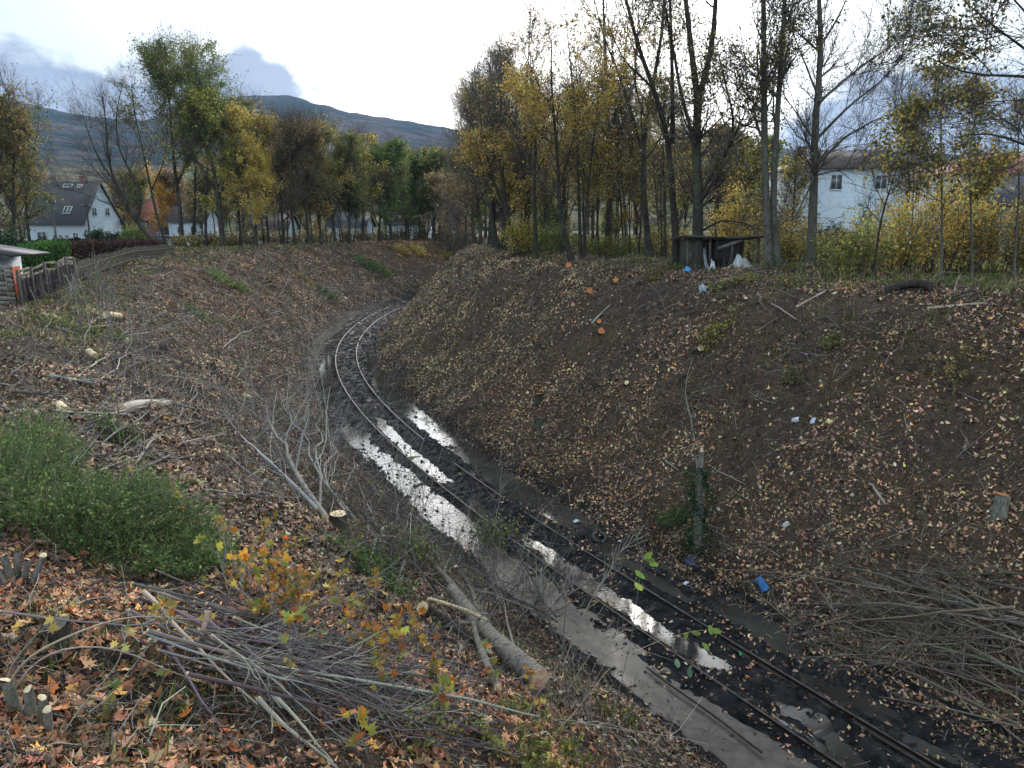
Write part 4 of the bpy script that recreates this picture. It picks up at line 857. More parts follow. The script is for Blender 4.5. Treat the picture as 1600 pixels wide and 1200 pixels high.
    for i,(px,D,lb,h) in enumerate([(10,48,'dark green ivy clad bush above the garden shed',2.9),(163,104,'dark evergreen bush at the gable of the white house',2.4),(192,106,'rounded dark shrub right of the white house',2.0),(222,104,'green bush before the brick house',2.8)]):
        x=(px-800)/F*D; shrub('evergreen_bush',lb,(x,D,gz(x,D)),h*1.1,h,h,[(.015,.04,.018),(.03,.07,.025)] if i<3 else GREEN,3200,.15 if i==0 else .24,460+i,stems=30)
    # dark undergrowth in the left row
    for i,px in enumerate(range(300,720,30)):
        D=100+i*3.5; x=(px-800)/F*D; h=1.5+r.random(); shrub('understorey_bush','low dark bush among the trunks of the left row',(x,D,gz(x,D)),4.2,3,h,RUST+DARKL+OLIVE[:1],900,.25,480+i,stems=30,group='low bushes among the left row trunks')
build_shrubs()
# ================================================================ LITTER, TWIGS, BRANCHES
def gnorm(x,y,e=.12):
    zx=(ground_z(x+e,y)-ground_z(x-e,y))/(2*e); zy=(ground_z(x,y+e)-ground_z(x,y-e))/(2*e)
    return nrm(np.stack([-zx,-zy,np.ones_like(zx)],1))
def scatter(r,N,p=-.2,rmin=2.6,rmax=112,amax=50):
    u=r.random(N); q=p+1; rr=(rmin**q+u*(rmax**q-rmin**q))**(1/q); a=np.radians(r.uniform(-amax,amax,N)); x=rr*np.sin(a); y=rr*np.cos(a)
    return x,y,rr
LIT=[(.36,.235,.145),(.25,.15,.09),(.15,.09,.058),(.20,.145,.105),(.46,.18,.06),(.48,.33,.12),(.42,.35,.25),(.07,.047,.035),(.32,.17,.105)]
LW=[12,24,26,22,2.6,2.2,1.2,26,17]
def build_litter():
    r=np.random.default_rng(21)
    def place(N,**k):
        x,y,R=scatter(r,N,**k); d,s=sd_(x,y); big=fbm(x*.16,y*.16,3,201); mid=fbm(x*.8,y*.8,3,202)
        keep=r.random(N)<np.clip(.95+1.1*big+1.9*mid,.12,1)
        edge=np.clip((np.abs(d+.2)-2.3)/.9,.0,1); keep&=r.random(N)<edge+.13*(R<26)+.01
        keep&=(np.abs(d)<26)
        bare=(d>6.8)&(d<10.6)&(s<32); keep&=~(bare&(r.random(N)<np.clip(.55+1.8*fbm(x*.3,y*.3,3,260),0,.92)))
        x,y,R,d,s,big=[a[keep] for a in (x,y,R,d,s,big)]; return x,y,R,d,s,big
    x,y,R,d,s,big=place(1400000,p=-.03,rmax=175); z=np.maximum(ground_z(x,y),mud_z(x,y,d,s)*(np.abs(d)<2.7)-9*(np.abs(d)>=2.7)); n=gnorm(x,y)
    n_=nrm(n+r.normal(size=n.shape)*.55); n=len(x); c=np.clip(pal(r,n,LIT,LW,.5)*1.3*np.array([1.04,1,.94]),0,.6)
    # straw coloured far right crest, warmer right bank, greyer left bank
    lf=(d<0)[:,None]; g=c.mean(1,keepdims=True); c=np.where(lf&(R[:,None]>8.5),(c*.8+g*.2)*np.array([1.08,1.,.9]),c)
    straw=((R>38)&(d>3))[:,None]&(r.random((n,1))<.45); c=np.where(straw,np.array([.42,.32,.17])*(.6+.6*r.random((n,1))),c)
    rust=((R>42)&(d<-6))[:,None]&(r.random((n,1))<.4); c=np.where(rust,np.array([.36,.17,.07])*(.6+.6*r.random((n,1))),c)
    c=np.where(((d<0)&(R<9.5))[:,None],c*np.array([1.35,1.02,.8]),c)
    size=np.clip(.075+.0017*R,.06,.22)*(.5+.9*r.random(n)); c*=np.clip(1+1.1*fbm(x*.6,y*.6,4,240),.35,1.9)[:,None]; P=np.stack([x,y,z+.008+.03*r.random(n)**2],1)
    m=M(); leaves(m,P,size,r,c,n_,.55,.8); tag(m.build('leaf_litter',MT['litter']),kind='stuff')
    # broken leaf mould between the leaves
    N=740000; x,y,R=scatter(r,N,p=-.15,rmax=80); d,s=sd_(x,y); k=(np.abs(d)>2.2)&(np.abs(d)<13)&(r.random(N)<np.where(d>0,1,.6)); x,y,R,d,s=[a[k] for a in (x,y,R,d,s)]; n=len(x); z=np.maximum(ground_z(x,y),mud_z(x,y,d,s)*(np.abs(d)<2.7)-9*(np.abs(d)>=2.7)); gn=nrm(gnorm(x,y)+r.normal(size=(n,3))*.6)
    c=np.clip(pal(r,n,[(.19,.12,.08),(.12,.078,.055),(.27,.18,.12),(.065,.045,.036),(.34,.25,.17)],[24,26,14,24,5],.3),0,.5); c*=np.clip(1+1.0*fbm(x*1.3,y*1.3,4,270),.4,1.8)[:,None]
    m=M(); leaves(m,np.stack([x,y,z+.004+.012*r.random(n)],1),np.clip(.022+.0011*R,.025,.09)*(.5+r.random(n)),r,c,gn,.45,.8); tag(m.build('leaf_mould',MT['litter']),kind='stuff')
    # lobed maple leaves near the viewer
    x,y,R,d,s,big=place(20000,p=.05,rmin=2.6,rmax=17); z=ground_z(x,y); n=nrm(gnorm(x,y)+r.normal(size=(len(x),3))*.35)
    c=pal(r,len(x),[(.34,.22,.14),(.22,.12,.08),(.44,.16,.06),(.46,.30,.10),(.38,.31,.22),(.12,.075,.05)],[20,24,6,5,9,22],.25); c=np.where(((d<0)&(R>8))[:,None],c*.74+c.mean(1,keepdims=True)*.22,c*1.1)
    c=np.where(((d<0)&(R<9))[:,None],c*np.array([1.3,1.0,.8]),c)
    m=M(); maples(m,np.stack([x,y,z+.03+.03*r.random(len(x))],1),.07+.06*r.random(len(x)),r,c,n,.5); tag(m.build('maple_leaf_litter',MT['litter']),kind='stuff')
    # twigs
    N=260000; x,y,R=scatter(r,N,p=-.15); d,s=sd_(x,y); keep=(r.random(N)<np.clip((np.abs(d+.2)-1.9)/.8,.04*(R<30),1))&(np.abs(d)<15)&(r.random(N)<np.where(d<0,1,.55)*np.clip(.8+1.6*fbm(x*.25,y*.25,3,207),.15,1))
    x,y,R,d,s=[a[keep] for a in(x,y,R,d,s)]; n=len(x); gn=gnorm(x,y); t=nrm(np.cross(gn,r.normal(size=(n,3)))+gn*np.abs(r.normal(size=(n,1)))*.22)
    L=(.12+.5*r.random(n)**2.5)*np.clip(R/14,.8,2.0); z=np.maximum(ground_z(x,y),-.02); P0=np.stack([x,y,z+.01],1); bend=r.normal(size=(n,3))*.09*L[:,None]
    P1=P0+t*L[:,None]*.5+bend+gn*.03; P2=P0+t*L[:,None]
    P2[:,2]=np.maximum(P2[:,2],ground_z(P2[:,0],P2[:,1])+.015)
    rad=np.maximum(.0028+.004*r.random(n)**2,R*.00028); m=M(); TW=[(.17,.14,.12),(.10,.08,.07),(.34,.29,.23),(.05,.04,.036),(.48,.42,.33)]
    tubes(m,np.stack([P0,P1,P2],1),np.stack([rad,rad*.85,rad*.5],1),3,pal(r,n,TW,[5,8,2.6,8,1.0])); tag(m.build('twig_litter',MT['twig']),kind='stuff')
    # small clods and chips
    N=60000; x,y,R=scatter(r,N,p=-.1); d,s=sd_(x,y); k=(np.abs(d)<13)&((np.abs(d)<3)|(r.random(N)<.4)); x,y,R,d,s=[a[k] for a in(x,y,R,d,s)]; n=len(x); z=np.where(np.abs(d)<2.6,np.maximum(mud_z(x,y,d,s),WATER_Z-.02),ground_z(x,y)); sz=(.015+.05*r.random(n)**3)*np.clip(R/14,.8,2)
    O=np.array([[1,0,0],[0,1,0],[-1,0,0],[0,-1,0],[0,0,.8],[0,0,-.6]]); V=np.stack([x,y,z],1)[:,None]+O[None]*sz[:,None,None]*(.6+.8*r.random((n,6,1))); f=np.array([[0,1,4],[1,2,4],[2,3,4],[3,0,4],[1,0,5],[2,1,5],[3,2,5],[0,3,5]]); F_=(f[None]+np.arange(n)[:,None,None]*6).reshape(-1,3)
    c=np.where((r.random(n)<.07)[:,None]&(np.abs(d)>3)[:,None],[[.5,.42,.28]],[[.035,.028,.024]])*(.6+.8*r.random((n,1))); c=np.where((np.abs(d)<2.7)[:,None],[[.02,.019,.02]],c); m=M(); m.add(V.reshape(-1,3),F_,np.repeat(c,8,0)); tag(m.build('soil_clods',MT['litter']),kind='stuff')
    # low weeds and grass tufts
    N=30000; x,y,R=scatter(r,N,p=-.1,rmin=2.6); d,s=sd_(x,y); w=fbm(x*.22,y*.22,3,231)+.5*fbm(x*.9,y*.9,2,232)
    px=800+F*x/y; top=(np.abs(d)>11.4)&(R>24)
    k=((w>.34)&(np.abs(d)>3.0)&(np.abs(d)<14))|(top&(w>-.25)); x,y,R,d,w=[a[k] for a in(x,y,R,d,w)]; top=top[k]
    m=M(); nb=7; n=len(x); X=np.repeat(x,nb)+r.normal(size=n*nb)*.13; Y=np.repeat(y,nb)+r.normal(size=n*nb)*.13; Z=ground_z(X,Y); Rr=np.repeat(R,nb); T=np.repeat(top,nb)
    h=(.08+.16*r.random(n*nb))*np.where(T,1.5,1); dr=nrm(np.c_[r.normal(size=(n*nb,2))*.5,np.ones(n*nb)]); sd2=nrm(np.cross(dr,r.normal(size=(n*nb,3)))); wd=np.maximum(.006,Rr*.0007)[:,None]
    B0=np.stack([X,Y,Z-.01],1); tp=B0+dr*h[:,None]; md=B0+dr*h[:,None]*.55
    V=np.stack([B0-sd2*wd*.5,md-sd2*wd,tp,md+sd2*wd],1); c=pal(r,n*nb,[(.05,.10,.02),(.09,.13,.03),(.20,.19,.07),(.30,.24,.12)],[3,3,2,2]); m.add(V.reshape(-1,3),np.arange(n*nb)[:,None]*4+np.array([[0,1,2,3]]),c); tag(m.build('grass',MT['leaf']),kind='stuff')
build_litter()
# ---------------------------------------------------------------- sticks traced on the ground
def lifted(pts):
    """pts: (px,py,height above ground) -> world polyline following the ground"""
    out=[]
    for p in pts: out.append(rayhit(p[0],p[1],p[2] if len(p)>2 else .05))
    return np.array(out)
def resample(P,n):
    seg=np.r_[0,np.cumsum(np.linalg.norm(np.diff(P,axis=0),axis=1))]; t=np.linspace(0,seg[-1],n); Q=np.stack([np.interp(t,seg,P[:,j]) for j in range(3)],1)
    for _ in range(2): Q[1:-1]+=.25*(Q[:-2]+Q[2:]-2*Q[1:-1])
    return Q
PUR=[(.10,.08,.085),(.15,.12,.12),(.075,.06,.06)]; PALE=[(.28,.25,.20),(.36,.32,.25),(.22,.20,.17)]; GRY=[(.22,.21,.19),(.31,.29,.26),(.13,.12,.11)]
def branch(name,label,P,r0,cols,seed,r1=None,side=8,sl=.35,twigs=4,cat='branch',group=None,leafy=0,leafpal=None,lsz=.07,up=.02,n=10,cutend=True,ang=(20,45),mt='twig',wob=.006):
    r=np.random.default_rng(seed); P=resample(np.asarray(P,float),n); L=np.linalg.norm(P[-1]-P[0]); P[1:]+=np.cumsum(r.normal(size=(n-1,3))*wob*L,0)*np.array([1,1,.35])
    RR=np.linspace(r0,r1 if r1 is not None else r0*.25,n); root=empty(name,P[0]); tag(root,label,cat,group); m=M(); c=pal(r,1,cols,[1]*len(cols),.12)
    tubes(m,P-P[0],RR,7 if r0>.02 else 5,c); 
    if cutend: 
        k=7 if r0>.02 else 5; 
    m.build('stem',MT[mt],root,smooth=True)
    if cutend:
        m=M(); t=nrm(P[1]-P[0]); tubes(m,np.array([-t*.006,t*.01]),np.array([RR[0]*.97,RR[0]*.97]),9,(.55,.42,.25),cap=True,capcol=(.60,.46,.28)); m.build('cut_end',MT['twig'],root)
    if side:
        Q,QR=kids(P[None],RR[None],side,(.12,1),ang,lambda t,u:L*sl*(1.15-t)*(.5+.8*u),7,.09,up,.6,r,.0055,.35); m=M(); tubes(m,Q-P[0],QR,4,pal(r,len(Q),cols,[1]*len(cols),.15))
        if twigs:
            K,KR=kids(Q,QR,twigs,(.15,1),(20,50),lambda t,u:L*sl*.42*(.4+.8*u),5,.11,up,.65,r,.0036,.45); tubes(m,K-P[0],KR,3,pal(r,len(K),cols,[1]*len(cols),.18))
        else: K=Q
        m.build('side_twigs',MT['twig'],root)
        if leafy:
            idx=r.integers(0,len(K),leafy); t=.3+.7*r.random(leafy); p=interp_pl(K,idx,t)+r.normal(size=(leafy,3))*.02; m=M(); pl=leafpal or YEL
            maples(m,p-P[0],lsz*(.6+.7*r.random(leafy)),r,pal(r,leafy,pl,[1]*len(pl),.2),nrm(r.normal(size=(leafy,3))*.6+np.array([0,-.4,.7])),.4); m.build('leaves',MT['leaf'],root)
    return root
def build_piles():
    r=np.random.default_rng(55)
    # lower left heap of long dark rods
    for i in range(56):
        f=r.random(); x0=225+r.normal()*45+f*170; y0=925+f*100+r.normal()*26; x1=660+r.normal()*120+f*60; y1=1075+f*70+r.normal()*38
        h=.08+.35*r.random()*(1-abs(f-.45)); pts=[(x0,y0,h+.08),((x0*2+x1)/3,(y0*2+y1)/3-8*r.random(),h+.12),((x0+2*x1)/3,(y0+2*y1)/3,h),(x1,y1,h*.5)]
        branch('cut_branch','long dark rod in the cut branch heap at the lower left',lifted(pts),.008+.011*r.random()**2,PUR if i%3 else PALE+GRY,500+i,side=9,sl=.28,twigs=3,group='rods of the lower left branch heap')
    tr=[([(225,925,.3),(285,990,.35),(330,1040,.3),(405,1100,.15)],.022,PALE,'thick pale rod lying diagonally over the lower left branch heap'),
        ([(325,955,.5),(318,985,.35),(303,1010,.2)],.028,PALE,'short stout pale rod upright in the lower left branch heap'),
        ([(404,1092,.2),(445,1130,.2),(500,1170,.15),(540,1210,.1)],.020,PALE,'pale cut rod running to the bottom edge'),
        ([(428,1085,.3),(470,1130,.25),(520,1190,.15)],.016,PALE,'second pale rod beside the one running to the bottom edge'),
        ([(0,955,.4),(60,965,.4),(120,972,.35),(200,980,.3),(330,970,.3)],.011,GRY,'thin grey rod lying across at the left edge above the stool'),
        ([(590,1075,.15),(660,1105,.15),(760,1150,.1),(810,1175,.05)],.02,PUR,'dark straight branch pointing at the bottom centre'),
        ([(322,970,.35),(380,1010,.3),(440,1045,.2),(500,1065,.2),(700,1110,.1)],.027,PUR,'thickest dark branch of the lower left heap')]
    for i,(p,ra,c,lb) in enumerate(tr): branch('cut_branch',lb,lifted(p),ra,c,560+i,side=5,sl=.2,twigs=2)
    # arching canes from the stool in the lower left corner
    for i,(p,ra,lb) in enumerate([([(10,1090,.1),(20,1048,.35),(67,1011,.6),(135,981,.75),(209,960,.8),(330,970,.55)],.010,'highest arching cane springing from the lower left stool'),
        ([(13,1092,.1),(40,1045,.3),(88,1014,.5),(145,1006,.6),(202,1018,.55),(250,1045,.4),(331,1070,.2)],.009,'lower arching cane springing from the lower left stool'),
        ([(7,1095,.1),(13,1041,.3),(51,997,.5),(94,960,.65),(150,912,.8)],.007,'steep thin cane rising from the lower left stool'),
        ([(95,1150,.05),(130,1095,.2),(180,1045,.4),(200,960,.6),(187,880,.7)],.005,'thin upright shoot right of the lower left stool'),
        ([(115,1130,.05),(170,1090,.2),(215,1030,.3),(250,990,.4)],.005,'thin pale shoot leaning right from the stool')]):
        branch('cane',lb,lifted(p),ra,PALE,580+i,side=3,sl=.15,twigs=0,cat='cane',cutend=False,n=16,wob=.002,leafy=5,leafpal=OLIVE+YEL[1:3])
    # upright seedlings with yellow leaves
    sd_l=[(470,1130,.9),(388,1010,.8),(368,960,.7),(640,1010,.6),(520,960,.6),(430,880,.6),(585,950,.5),(690,1130,.6),(830,1130,.5),(575,1190,.5),(500,1050,.5),(350,900,.55),(250,1000,.5),(300,840,.6),(560,880,.45),(460,960,.6),(410,940,.6),(540,1000,.5),(620,1060,.5),(770,1090,.5)]
    for i,(x,y,h) in enumerate(sd_l):
        b=rayhit(x,y,0); P=np.array([b,b+np.array([.05*r.normal(),.05*r.normal(),h*.5]),b+np.array([.12*r.normal(),.12*r.normal(),h])])
        branch('maple_seedling','slender maple seedling with a few yellow orange leaves in the left foreground',P,.006,PALE+GRY,600+i,side=6,sl=.45,twigs=1,leafy=12,leafpal=[(.55,.30,.04),(.50,.18,.03),(.35,.33,.06),(.50,.40,.08),(.22,.25,.05)],lsz=.10,cat='seedling',group='maple seedlings in the left foreground',cutend=False,n=5)
    # orange leaves patch plants
    for i in range(34):
        x,y=(445+r.normal()*52,955+r.normal()*42) if i<24 else (620+r.normal()*60,1040+r.normal()*45)
        b=rayhit(x,y,0); h=.28+.25*r.random(); P=np.array([b,b+np.array([.03*r.normal(),.03*r.normal(),h*.5]),b+np.array([.1*r.normal(),.1*r.normal(),h])])
        branch('low_shoot','low leafy shoot with orange and yellow leaves beside the branch heap',P,.004,GRY,640+i,side=6,sl=.55,twigs=2,leafy=22,leafpal=[(.50,.24,.04),(.42,.28,.05),(.30,.26,.06),(.48,.15,.03),(.16,.18,.04)],lsz=.065,cat='shoot',group='orange leaved low shoots beside the branch heap',cutend=False,n=5)
    # heap of pale limbs at mid left
    mid=[([(508,808,.1),(470,760,.35),(445,715,.4),(400,650,.5)],.075,'main forked grey limb of the felled crown at mid left'),
         ([(555,812,.1),(520,770,.3),(500,735,.5),(495,700,.65),(500,650,.7)],.045,'upright grey limb right of the main forked limb'),
         ([(495,795,.15),(450,745,.4),(420,720,.5),(380,690,.4),(350,650,.45)],.04,'left spreading limb of the felled crown'),
         ([(540,800,.1),(515,760,.3),(520,720,.6),(545,680,.9)],.035,'thin limb leaning right over the felled crown'),
         ([(500,790,.2),(490,750,.4),(470,700,.5),(440,640,.6),(430,615,.6)],.035,'central thin limb of the felled crown')]
    for i,(p,ra,lb) in enumerate(mid): branch('cut_limb',lb,lifted(p),ra,[(.20,.19,.175),(.26,.25,.23)],680+i,side=11,sl=.38,twigs=4,ang=(15,45),up=.0,r1=ra*.2,mt='twig')
    for i in range(10):
        x=500+r.normal()*25; y=780+r.normal()*25; a=r.uniform(-1.2,.5); L=90+60*r.random(); branch('cut_branch','thin grey twiggy branch in the felled crown at mid left',lifted([(x,y,.15),(x+math.sin(a)*L*.6,y-math.cos(a)*L*.6,.3+.2*r.random()),(x+math.sin(a)*L,y-math.cos(a)*L,.35+.4*r.random())]),.014,GRY+PUR,700+i,side=10,sl=.5,twigs=4,up=.04,group='thin branches of the felled crown at mid left')
    # tangle between the log and the track
    for i in range(64):
        x=r.uniform(570,880); y=845+ (x-600)*.5+r.normal()*34; a=r.uniform(-1.3,1.1); L=70+90*r.random()
        branch('cut_branch','dark twiggy branch in the tangle between log and track',lifted([(x,y,.1),(x+math.sin(a)*L*.5,y-math.cos(a)*L*.5,.45),(x+math.sin(a)*L,y-math.cos(a)*L,.5+.6*r.random())]),.013+.018*r.random()**2,GRY[:1]+PUR+[(.05,.045,.04),(.07,.06,.055)]+PALE[:1],720+i,side=9,sl=.5,twigs=3,up=.03,leafy=16 if i%3==0 else 0,leafpal=GREEN+OLIVE[:1],lsz=.055,group='branches of the tangle between log and track')
    # right hand heap
    for i in range(34):
        f=r.random(); x0=1640+r.normal()*30; y0=930+f*210+r.normal()*18; x1=1350+r.normal()*75-40*(1-f); y1=895+f*110+r.normal()*32; h=.08+.3*r.random()
        pts=[(x0,y0,h),((x0*2+x1)/3,(y0*2+y1)/3-8,h+.1),((x0+2*x1)/3,(y0+2*y1)/3-12*r.random(),h),(x1,y1,h*.6)]
        branch('cut_branch','long grey green rod in the branch heap at the right edge',lifted(pts),.013+.028*r.random()**2,[(.16,.14,.11),(.24,.21,.165),(.10,.08,.065),(.17,.135,.105)],800+i,side=7,sl=.3,twigs=5,ang=(20,60),wob=.014,group='rods of the right hand branch heap')
    for i in range(60):
        x=r.uniform(1215,1560); y=840+(x-1215)*.2+r.uniform(0,165); a=r.uniform(-1.9,1.9); L=60+80*r.random(); h=.05+.25*r.random()
        branch('cut_branch','thin tangled branch left of the rods in the right hand heap',lifted([(x,y,h),(x+math.sin(a)*L*.5,y-math.cos(a)*L*.25,h+.2),(x+math.sin(a)*L,y-math.cos(a)*L*.5,h)]),.009+.009*r.random(),[(.17,.14,.115),(.11,.09,.075),(.25,.21,.16)],860+i,side=9,sl=.45,twigs=5,group='thin branches of the right hand heap')
    # debris on the left bank
    for i in range(95):
        x=r.uniform(-10,430); y=r.uniform(510,790) if i<75 else r.uniform(440,540); a=r.uniform(.4,2.4); L=50+90*r.random(); 
        branch('fallen_branch','thin grey branch lying on the littered left bank',lifted([(x,y,.05),(x+math.sin(a)*L*.5,y-math.cos(a)*L*.4,.12+.15*r.random()),(x+math.sin(a)*L,y-math.cos(a)*L*.7,.06)]),.013+.022*r.random()**2,GRY+PUR+PALE[:2],920+i,side=8,sl=.4,twigs=2,group='fallen branches on the left bank')
    for i in range(26):
        x=r.uniform(480,720); y=385+r.uniform(30,90); a=r.uniform(.8,2.6); L=25+35*r.random()
        branch('fallen_branch','bare felled branch on the far left bank above the bend',lifted([(x,y,.1),(x+math.sin(a)*L*.5,y-math.cos(a)*L*.5,.35),(x+math.sin(a)*L,y-math.cos(a)*L*.5,.2)]),.03,GRY+PALE,990+i,side=7,sl=.4,twigs=3,group='felled branches on the far left bank')
    for i,(p,ra,lb) in enumerate([([(1435,757,.04),(1480,722,.06),(1560,660,.05)],.018,'long straight pale rod lying on the upper right slope'),([(1360,755,.05),(1385,788,.06)],.05,'short grey stick with a broken end on the right slope'),([(1245,480,.05),(1290,455,.06)],.06,'pale pole lying on the rim below the bare ash tree'),([(1035,487,.04),(1075,510,.05),(1100,530,.04)],.025,'thin bent stick lying on the right slope'),([(925,505,.04),(953,476,.08)],.05,'pale stick lying above the orange cut ends'),([(1185,460,.04),(1245,498,.05)],.03,'long thin stick lying on the rim right of the pale blue bag'),([(1450,482,.05),(1600,468,.05)],.05,'dark pole lying along the right rim'),([(1120,735,.04),(1165,757,.04)],.018,'thin curved stick right of the ivy stump'),([(1090,700,.04),(1060,610,.3),(1075,560,.7)],.02,'dead stem leaning above the ivy stump'),([(1040,720,.1),(1060,735,.1)],.03,'pale splintered stick left of the ivy stump')]):
        branch('fallen_branch',lb,lifted(p),ra,PALE+GRY,1020+i,side=3,sl=.2,twigs=2,r1=ra*.6)
    for i in range(36):
        x=r.uniform(980,1590); y=r.uniform(480,860); a=r.uniform(-2,2); L=30+60*r.random(); branch('fallen_branch','thin stick lying on the leafy right slope',lifted([(x,y,.03),(x+math.sin(a)*L*.5,y-math.cos(a)*L*.5,.08),(x+math.sin(a)*L,y-math.cos(a)*L*.9,.04)]),.010,PALE+GRY,1040+i,side=3,sl=.3,twigs=1,group='sticks on the right slope')
build_piles()
def log(name,label,pts,r0,r1,seed,mt='bark_log',cut='cut',cat='log',stubs=0):
    P=resample(lifted(pts),9); r=np.random.default_rng(seed); root=empty(name,P[0]); tag(root,label,cat); m=M(); RR=np.linspace(r0,r1,9)*(1+.05*r.normal(size=9)); tubes(m,P-P[0],RR,16)
    if stubs:
        Q,QR=kids(P[None],RR[None],stubs,(.2,.9),(35,70),.35,5,.08,.05,.45,r,.015,.8); tubes(m,Q-P[0],QR,7)
    m.build('bark',MT[mt],root,smooth=True)
    for e,k in ((0,1),(8,7)):
        t=nrm(P[e]-P[k]); m=M(); tubes(m,np.array([P[e]-P[0]-t*.01,P[e]-P[0]+t*.012]),np.array([RR[e]*.99,RR[e]*.96]),16,cap=True); m.build('cut_face',MT[cut],root)
    return root
log('felled_log','thick felled grey log with a pale red cut face near the bottom centre',[(842,1062,.25),(790,1018,.3),(745,972,.32),(705,920,.35)],.165,.10,1,stubs=3,cut='cut_red')
log('felled_log','upper limb of the felled log reaching up towards the track tangle',[(742,962,.25),(720,930,.3),(690,895,.35),(668,870,.4)],.09,.05,2)
log('felled_log','right curved limb beside the felled log',[(745,950,.2),(735,915,.35),(712,885,.55)],.06,.045,3)
log('felled_log','thin bowed limb lying left of the felled log',[(778,1075,.1),(760,1040,.15),(745,1000,.25),(738,965,.3)],.05,.035,4)
log('felled_log','dark log half hidden beneath the felled log',[(800,1040,.0),(750,1010,.05),(700,975,.1),(660,950,.1)],.12,.09,5,'bark')
log('felled_log','broken splintered limb crossing behind the felled log',[(760,970,.4),(720,950,.45),(670,935,.4)],.04,.02,6,'cut')
log('white_log','pale debarked log with a round cut face lying on the left bank',[(188,640,.12),(215,632,.15),(262,630,.1)],.12,.08,7,'debarked')
log('short_log','short pale sawn log end left on the left bank slope',[(92,632,.08),(103,642,.08)],.08,.08,8,'cut')
log('short_log','pale sawn block in the dry stems near the fence',[(166,492,.2),(186,494,.2)],.14,.13,9,'cut')
log('short_log','pale sawn block tilted below the dry stems',[(196,532,.1),(201,538,.1)],.13,.13,10,'cut')
log('short_log','pale chipped log end above the debris on the left bank',[(138,549,.1),(149,556,.1)],.09,.09,11,'cut')
log('short_log','white washed stick lying before the fence corner',[(68,492,.06),(95,497,.06)],.08,.05,12,'cut')
log('short_log','small pale sawn piece in the middle of the left bank',[(380,618,.06),(391,621,.06)],.08,.08,13,'cut')
log('dark_log','old dark rotten log on the right rim beside the sapling',[(1385,455,.1),(1430,440,.25),(1455,448,.2)],.16,.12,14,'bark',cut='timber')
log('dark_pole','long thin dark pole lying along the left edge of the mud',[(1012,1043,.04),(1060,1080,.05),(1100,1105,.04),(1190,1175,.03)],.028,.024,15,'sleeper',cut='sleeper',cat='pole')
def stump(label,px,py,rad,h,seed,cut='cut',mt='bark',tilt=(0,0),group=None,roots=4,face=None):
    b=rayhit(px,py,0); r=np.random.default_rng(seed); b[2]=gz(b[0],b[1]); root=empty('tree_stump',b); tag(root,label,'stump',group)
    k=20; th=np.arange(k)/k*2*math.pi; lob=1+.08*np.sin(th*3+seed)+.05*np.sin(th*5+seed*2); m=M(); zs=np.array([-.3,-.05,.12,.45,1])*h; zs[0]=-.35; sc_=[1.6,1.45,1.15,1.02,1.0]; V=[]
    tx,ty=tilt
    for z_,s_ in zip(zs,sc_): V.append(np.stack([np.cos(th)*rad*s_*(lob if s_<1.1 else 1+.2*np.sin(th*roots+seed))+tx*z_,np.sin(th)*rad*s_*(lob if s_<1.1 else 1+.2*np.sin(th*roots+seed))+ty*z_,np.full(k,z_)],1))
    V=np.array(V); i=np.arange(4)[:,None]*k; j=np.arange(k)[None]; j2=(j+1)%k; m.add(V.reshape(-1,3),np.stack([i+j,i+j2,i+k+j2,i+k+j],-1).reshape(-1,4)); m.build('bark',MT[mt],root,smooth=True)
    m=M(); top=V[-1]*np.array([.97,.97,1]); top[:,2]+=.004+.02*np.cos(th+seed); m.add(np.r_[top,[top.mean(0)+np.array([0,0,.012])]],np.stack([np.arange(k),(np.arange(k)+1)%k,np.full(k,k)],1)); m.build('cut_face',MT[cut],root)
    if face is not None: root.rotation_euler=Vector(face).to_track_quat('Z','Y').to_euler()
    return root
stump('squat stump with an orange cut face at mid right slope',842,628,.16,.35,1,'cut_orange')
stump('low dark stump just below the squat orange faced one',846,664,.2,.3,2,'timber')
stump('rooted grey stump with a bright orange cut face on the right slope',1562,800,.15,.42,3,'cut_orange','bark_log',roots=5)
stump('pale topped stump beside the felled crown at mid left',530,830,.15,.35,4,'cut')
stump('grey old stump above the lower left cane stool',91,1000,.09,.13,5,'timber','bark')
stump('small dark stump on the left bank slope',330,575,.15,.2,6,'timber')
stump('dark stump below the brown litter on the left bank',255,548,.13,.22,7,'timber')
for i,(x,y,c,rd,lb) in enumerate([(980,600,'cut',.13,'white cut stump end low on the middle right slope'),(1095,548,'cut',.17,'white oval cut stump end beside a dark hollow'),(940,521,'cut_orange',.22,'large bright orange cut stump end on the right slope'),(937,507,'cut_orange',.16,'small orange cut end just above the largest one'),(922,456,'cut_orange',.22,'orange cut stump end near the rim'),(962,440,'cut_orange',.2,'faint orange cut end right of the one near the rim'),(889,417,'cut_orange',.25,'yellow orange cut disc at the rim crest'),(1165,470,'cut',.1,'small white cut end below the shed'),(1374,470,'cut',.08,'tiny pale cut end on the upper right slope')]):
    stump(lb,x,y,rd*.72,.14,20+i,c,'bark',face=(-.35+.1*(i%3),-1.0,.55+.1*(i%4)))
